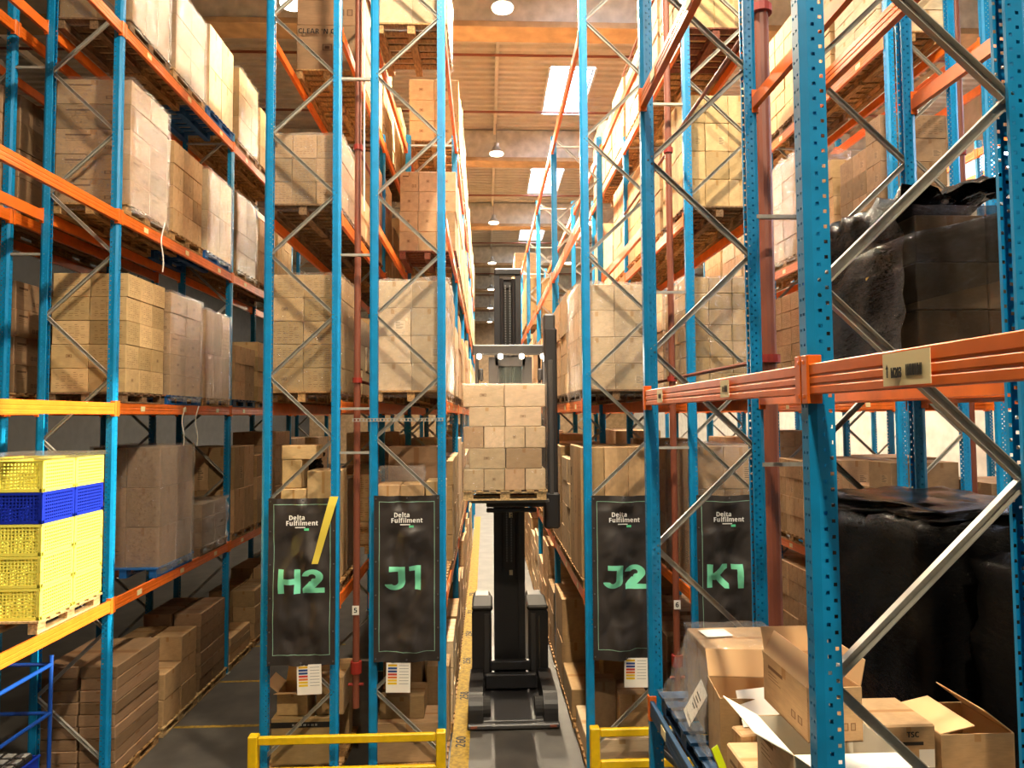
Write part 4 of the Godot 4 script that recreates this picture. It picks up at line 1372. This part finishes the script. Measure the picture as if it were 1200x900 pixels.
func build_end_fittings() -> void:
	banner("H2", -2.375, 0.86, 3.70, 1)
	banner("J1", -1.03, 0.85, 3.72, 2)
	banner("J2", 1.81, 0.85, 3.69, 3)
	banner("K1", 3.20, 0.85, 3.68, 4)
	var ss := S()  # added strip: a slanting streak of sunlight on the H2 banner, modelled in yellow
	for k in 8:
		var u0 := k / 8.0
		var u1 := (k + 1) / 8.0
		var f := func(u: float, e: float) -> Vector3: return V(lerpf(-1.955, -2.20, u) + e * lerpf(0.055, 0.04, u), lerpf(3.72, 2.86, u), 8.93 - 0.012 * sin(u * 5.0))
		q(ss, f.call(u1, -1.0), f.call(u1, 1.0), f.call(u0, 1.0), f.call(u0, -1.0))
	solo("sun_streak_strip", done(ss), M.strap, "yellow strip added as a slanting streak of sunlight across the H2 banner corner", "strap", Vector3.ZERO)
	# hazard notices clipped under the banners
	for a in [[-2.26, "H2"], [-1.14, "J1"], [1.935, "J2"]]:
		var o := thing("notice_sheet", "white notice with blue, red and yellow rows below the %s banner" % a[1], "notice", V(a[0], 1.21, 8.97), "notices below the banners")
		o.rotation.z = 0.03 if a[1] == "H2" else -0.02
		part("sheet", bm(Vector3(0.31, 0.375, 0.003), 0.0), M.paper, o)
		var y := 0.33
		for c in [Color(0.85, 0.68, 0.1), Color(0.1, 0.25, 0.5), Color(0.1, 0.25, 0.5), Color(0.75, 0.22, 0.18), Color(0.85, 0.45, 0.2), Color(0.9, 0.75, 0.08), Color(0.9, 0.75, 0.08)]:
			part("colour_row", bm(Vector3(0.115, 0.026, 0.001), 0.0), mat(c, 0.7), o, Vector3(-0.075, y, 0.002))
			y -= 0.038
		var st := S()
		for k in 7: bx(st, Vector3(0.07, 0.34 - k * 0.038, 0.0022), Vector3(0.12, 0.006, 0.001))
		part("text_lines", done(st), M.grey_lid, o)
	# yellow end guards
	for g in [[-2.96, -0.52, "under the H2 and J1 banners"], [1.30, 3.75, "under the J2 and K1 banners"]]:
		var o := thing("end_guard", "yellow steel guard rail " + g[2], "guard rail", V(0, 0, 8.8), "yellow end guards")
		for x in [g[0] + 0.06, g[1] - 0.06]:
			part("guard_post", bm(Vector3(0.12, 0.80, 0.12), 0.012), M.yellow, o, Vector3(x, 0, 0))
			part("base_plate", bm(Vector3(0.24, 0.015, 0.24), 0.003), M.yellow, o, Vector3(x, 0, 0))
		for y in [0.30, 0.69]:
			part("guard_rail", bm(Vector3(g[1] - g[0] - 0.25, 0.10, 0.06), 0.012), M.yellow, o, Vector3((g[0] + g[1]) / 2, y, 0.03))
	# sprinkler risers
	for a in [[-1.735, 9.3, 0.045, "between the H2 and J1 banners", "5"], [2.57, 9.3, 0.045, "between the J2 and K1 banners", "6"], [2.53, 6.0, 0.072, "beside the M203 beam row", ""], [6.78, 9.3, 0.045, "between the two rows across the K aisle", ""]]:
		var o := thing("sprinkler_riser", "brown-red vertical sprinkler pipe " + a[3], "pipe", V(a[0], 0, a[1]), "sprinkler risers")
		part("pipe", tm(Vector3(0, 0.9, 0), Vector3(0, 13.2, 0), a[2], 14), M.pipe, o)
		for y in [5.2, 8.4, 11.0]:
			part("coupling", tm(Vector3(0, y, 0), Vector3(0, y + 0.07, 0), a[2] * 1.45, 14), M.red, o)
			part("branch_pipe", tm(Vector3(0, y + 0.03, 0), Vector3(0, y + 0.03, -3.0), 0.022), M.pipe, o)
		var st := S()
		tube(st, Vector3(0, 1.35, 0), Vector3(0, 1.5, 0), 0.075, 12)
		tube(st, Vector3(-0.1, 1.2, 0), Vector3(0.1, 1.2, 0), 0.02, 8)
		part("valve", done(st), M.red, o)
		if a[4] != "":
			part("number_tag", bm(Vector3(0.09, 0.12, 0.004), 0.0), M.paper, o, Vector3(0, 2.12, 0.05))
			part("number", txt(a[4], 0.09), M.ink, o, Vector3(0, 2.18, 0.054))
	part("cable", tm(Vector3(-1.62, 7.5, -9.12), Vector3(-1.62, 11.0, -9.12), 0.012, 6), M.paper, self).name = nm("cable")
	tag(get_child(get_child_count() - 1), "thin white vertical cable beside the pipe between H2 and J1", "cable")

# ---------------------------------------------------------------- building
func build_shell() -> void:
	var st := S()
	bx(st, Vector3(-1, -0.15, -30), Vector3(36, 0.3, 82))
	struct("floor", done(st), M.floor, Vector3.ZERO, "dark grey concrete warehouse floor", "floor")
	# painted lines
	for a in [[-3.87, 10.9, 1.85, 0.07], [-3.87, 12.7, 1.85, 0.07], [-3.87, 14.6, 1.85, 0.07], [-3.87, 9.0, 1.85, 0.07]]:
		var o := struct("trim_1", bm(Vector3(a[2], 0.004, a[3]), 0.0), M.line, V(a[0], 0, a[1]), "thin yellow line painted across the aisle floor", "floor line")
		o.name = nm("floor_line")
	var strip := struct("floor_strip", bm(Vector3(0.26, 0.004, 24.0), 0.0), M.line, V(-0.385, 0, 20.5), "worn yellow floor strip with bay numbers along the J1 row", "floor line")
	for k in 6:
		part("bay_number", txt("%d" % (260 - 2 * k), 0.2, 0.002), M.ink, strip, Vector3(0, 0.006, 10.3 - k * 1.65), Vector3(-PI / 2, PI / 2, 0))
	# walls with thickness
	for w in [["wall_left", Vector3(-18.2, 7.2, -30), Vector3(0.4, 14.8, 82), M.wall_dark], ["wall_back", Vector3(-1, 7.2, 10.8), Vector3(36, 14.8, 0.4), M.wall_dark], ["wall_front", Vector3(-1, 7.2, -70.8), Vector3(36, 14.8, 0.4), M.tan]]:
		st = S()
		bx(st, w[1], w[2])
		struct(w[0], done(st), w[3], Vector3.ZERO, "plain warehouse wall", "wall")
	# white wall on the right with a ribbon of high windows
	st = S()
	bx(st, Vector3(15.2, 4.6, -30), Vector3(0.4, 9.2, 82))
	bx(st, Vector3(15.2, 13.7, -30), Vector3(0.4, 2.0, 82))
	bx(st, Vector3(15.2, 11.0, 2.65), Vector3(0.4, 3.6, 16.7))
	bx(st, Vector3(15.2, 10.3, -39.475), Vector3(0.4, 2.2, 63.05))
	for k in range(3, 14): bx(st, Vector3(15.2, 12.05, 9.0 - k * 6.0), Vector3(0.4, 1.3, 1.2))
	bx(st, Vector3(15.2, 12.05, -8.5), Vector3(0.4, 1.3, 1.1))
	struct("wall_right", done(st), M.wall, Vector3.ZERO, "white warehouse wall with a high ribbon of windows", "wall")
	for k in range(3, 13):
		var o := struct("window_%d" % (k + 1), bm(Vector3(0.02, 1.3, 4.8), 0.0), M.pane, Vector3(15.2, 11.4, 6.0 - k * 6.0), "bright high window pane in the white wall, %s along" % ORD[k - 3], "window")
		for j in 3: part("glazing_bar", bm(Vector3(0.06, 1.3, 0.06), 0.0), M.wall, o, Vector3(0, 0, -1.2 + j * 1.2))
	struct("window_20", bm(Vector3(0.02, 3.5, 2.25), 0.0), M.pane, Vector3(15.2, 9.2, -6.825), "tall window in the white wall at the cross aisle", "window")
	# corrugated roof, ribs across the aisle, with skylight openings over the J2 side
	var sky := []
	for k in range(0, 9): sky.append([2.7 + 7.9 * k, 5.4 + 7.9 * k])
	st = S()
	var ry := 14.4
	for xs in [[-19.0, 1.85], [1.85, 3.1], [3.1, 15.4]]:
		var d := -11.0
		while d < 71.0:
			var p := 0.3
			var open := false
			if xs[0] == 1.85:
				for s in sky:
					if d + p > s[0] and d < s[1]: open = true
			if not open:
				var pr := [[0.0, 0.0], [0.10, 0.0], [0.13, 0.06], [0.26, 0.06], [0.3, 0.0]]
				for i in 4:
					q(st, V(xs[0], ry + pr[i][1], d + pr[i][0]), V(xs[0], ry + pr[i + 1][1], d + pr[i + 1][0]), V(xs[1], ry + pr[i + 1][1], d + pr[i + 1][0]), V(xs[1], ry + pr[i][1], d + pr[i][0]))
			d += p
	for xs in [[-19.0, 1.85], [3.1, 15.4]]: bx(st, Vector3((xs[0] + xs[1]) / 2, ry + 0.16, -30), Vector3(xs[1] - xs[0], 0.12, 82))
	struct("ceiling", done(st), M.roof, Vector3.ZERO, "corrugated metal roof deck with cross ribs", "roof")
	for k in sky.size():
		var s: Array = sky[k]
		var o := struct("window_%d" % (k + 21), bm(Vector3(1.25, 0.012, s[1] - s[0]), 0.0), M.pane, V(2.475, ry + 0.25, (s[0] + s[1]) / 2), "bright roof skylight over the J2 row, %s along the roof" % ORD[k], "skylight")
		var fr := S()
		for e in [-1, 1]:
			bx(fr, Vector3(e * 0.655, -0.12, 0), Vector3(0.06, 0.34, s[1] - s[0] + 0.1))
			bx(fr, Vector3(0, -0.12, e * (s[1] - s[0]) / 2), Vector3(1.25, 0.34, 0.06))
		part("kerb", done(fr), M.wall, o)
	# concrete cross beams with a tan lower edge, purlins and sprinkler mains
	for k in range(-2, 7):
		var d := 14.85 + 7.9 * k
		st = S()
		bx(st, Vector3(0, 0, 0), Vector3(34, 0.95, 0.4))
		var o := struct("ceiling_beam", done(st), M.concrete, V(-1.6, 13.87, d), "pale concrete roof beam, %s along the roof" % ORD[k + 2], "roof beam")
		part("lower_flange", bm(Vector3(34, 0.14, 0.62), 0.01), M.tan, o, Vector3(0, -0.6, -0.05))
		for e in [2.4, 5.6]:
			part("sprinkler_main", tm(Vector3(-15.4, 0, 0), Vector3(15.6, 0, 0), 0.035, 8), M.pipe, o, Vector3(0, 0.2 - (0.0 if e < 3 else 0.05), -e))
	for x in [-16.0, -12.0, -8.0, -4.0, 0.35, 4.6, 8.6, 12.6]:
		struct("roof_purlin", bm(Vector3(0.1, 0.18, 80), 0.0), M.roof, V(x, 14.2, 30), "long purlin running under the roof deck", "purlin")

func lamp(x: float, d: float, label: String, e: float) -> void:
	var o := thing("high_bay_lamp", label, "lamp", V(x, 13.2, d), "high bay lamps")
	var st := S()
	tube(st, Vector3(0, 0.02, 0), Vector3(0, 0.22, 0), 0.24, 20, 0.12)
	tube(st, Vector3(0, 0.22, 0), Vector3(0, 0.36, 0), 0.08, 12)
	part("housing", done(st), M.lamp_body, o)
	part("suspension", tm(Vector3(0, 0.36, 0), Vector3(0, 1.2, 0), 0.008, 6), M.steel, o)
	st = S()
	tube(st, Vector3(0, -0.01, 0), Vector3(0, 0.02, 0), 0.22, 20)
	part("lamp_lens", done(st), M.lamp_glow, o)
	var l := AreaLight3D.new()
	l.name = "lamp_light"
	o.add_child(l)
	l.area_size = Vector2(0.4, 0.4)
	l.position = Vector3(0, -0.03, 0)
	l.rotation = Vector3(-PI / 2, 0, 0)
	l.light_energy = e
	l.light_color = Color(1.0, 0.92, 0.79)
	l.area_range = 60
	l.shadow_enabled = true

func build_lamps() -> void:
	var names := {-3.95: "H aisle", 0.39: "truck aisle", 4.65: "K aisle", 8.9: "aisle by the white wall"}
	for x in names:
		for k in range(-2, 7):
			var d: float = 13.8 + 7.9 * k
			if x > 8 and (k < 0 or k > 2): continue
			if k > 3 and x != 0.39: continue
			if x < 0 and k < 0: continue
			var e := LAMP * ((1.28 if k >= 0 else 0.9) if x == 0.39 else 0.15 if x < 0 else (0.28 if x < 8 else 0.6))
			lamp(x, d, "round high bay lamp over the %s, %s along the roof" % [names[x], ORD[k + 2]], e)
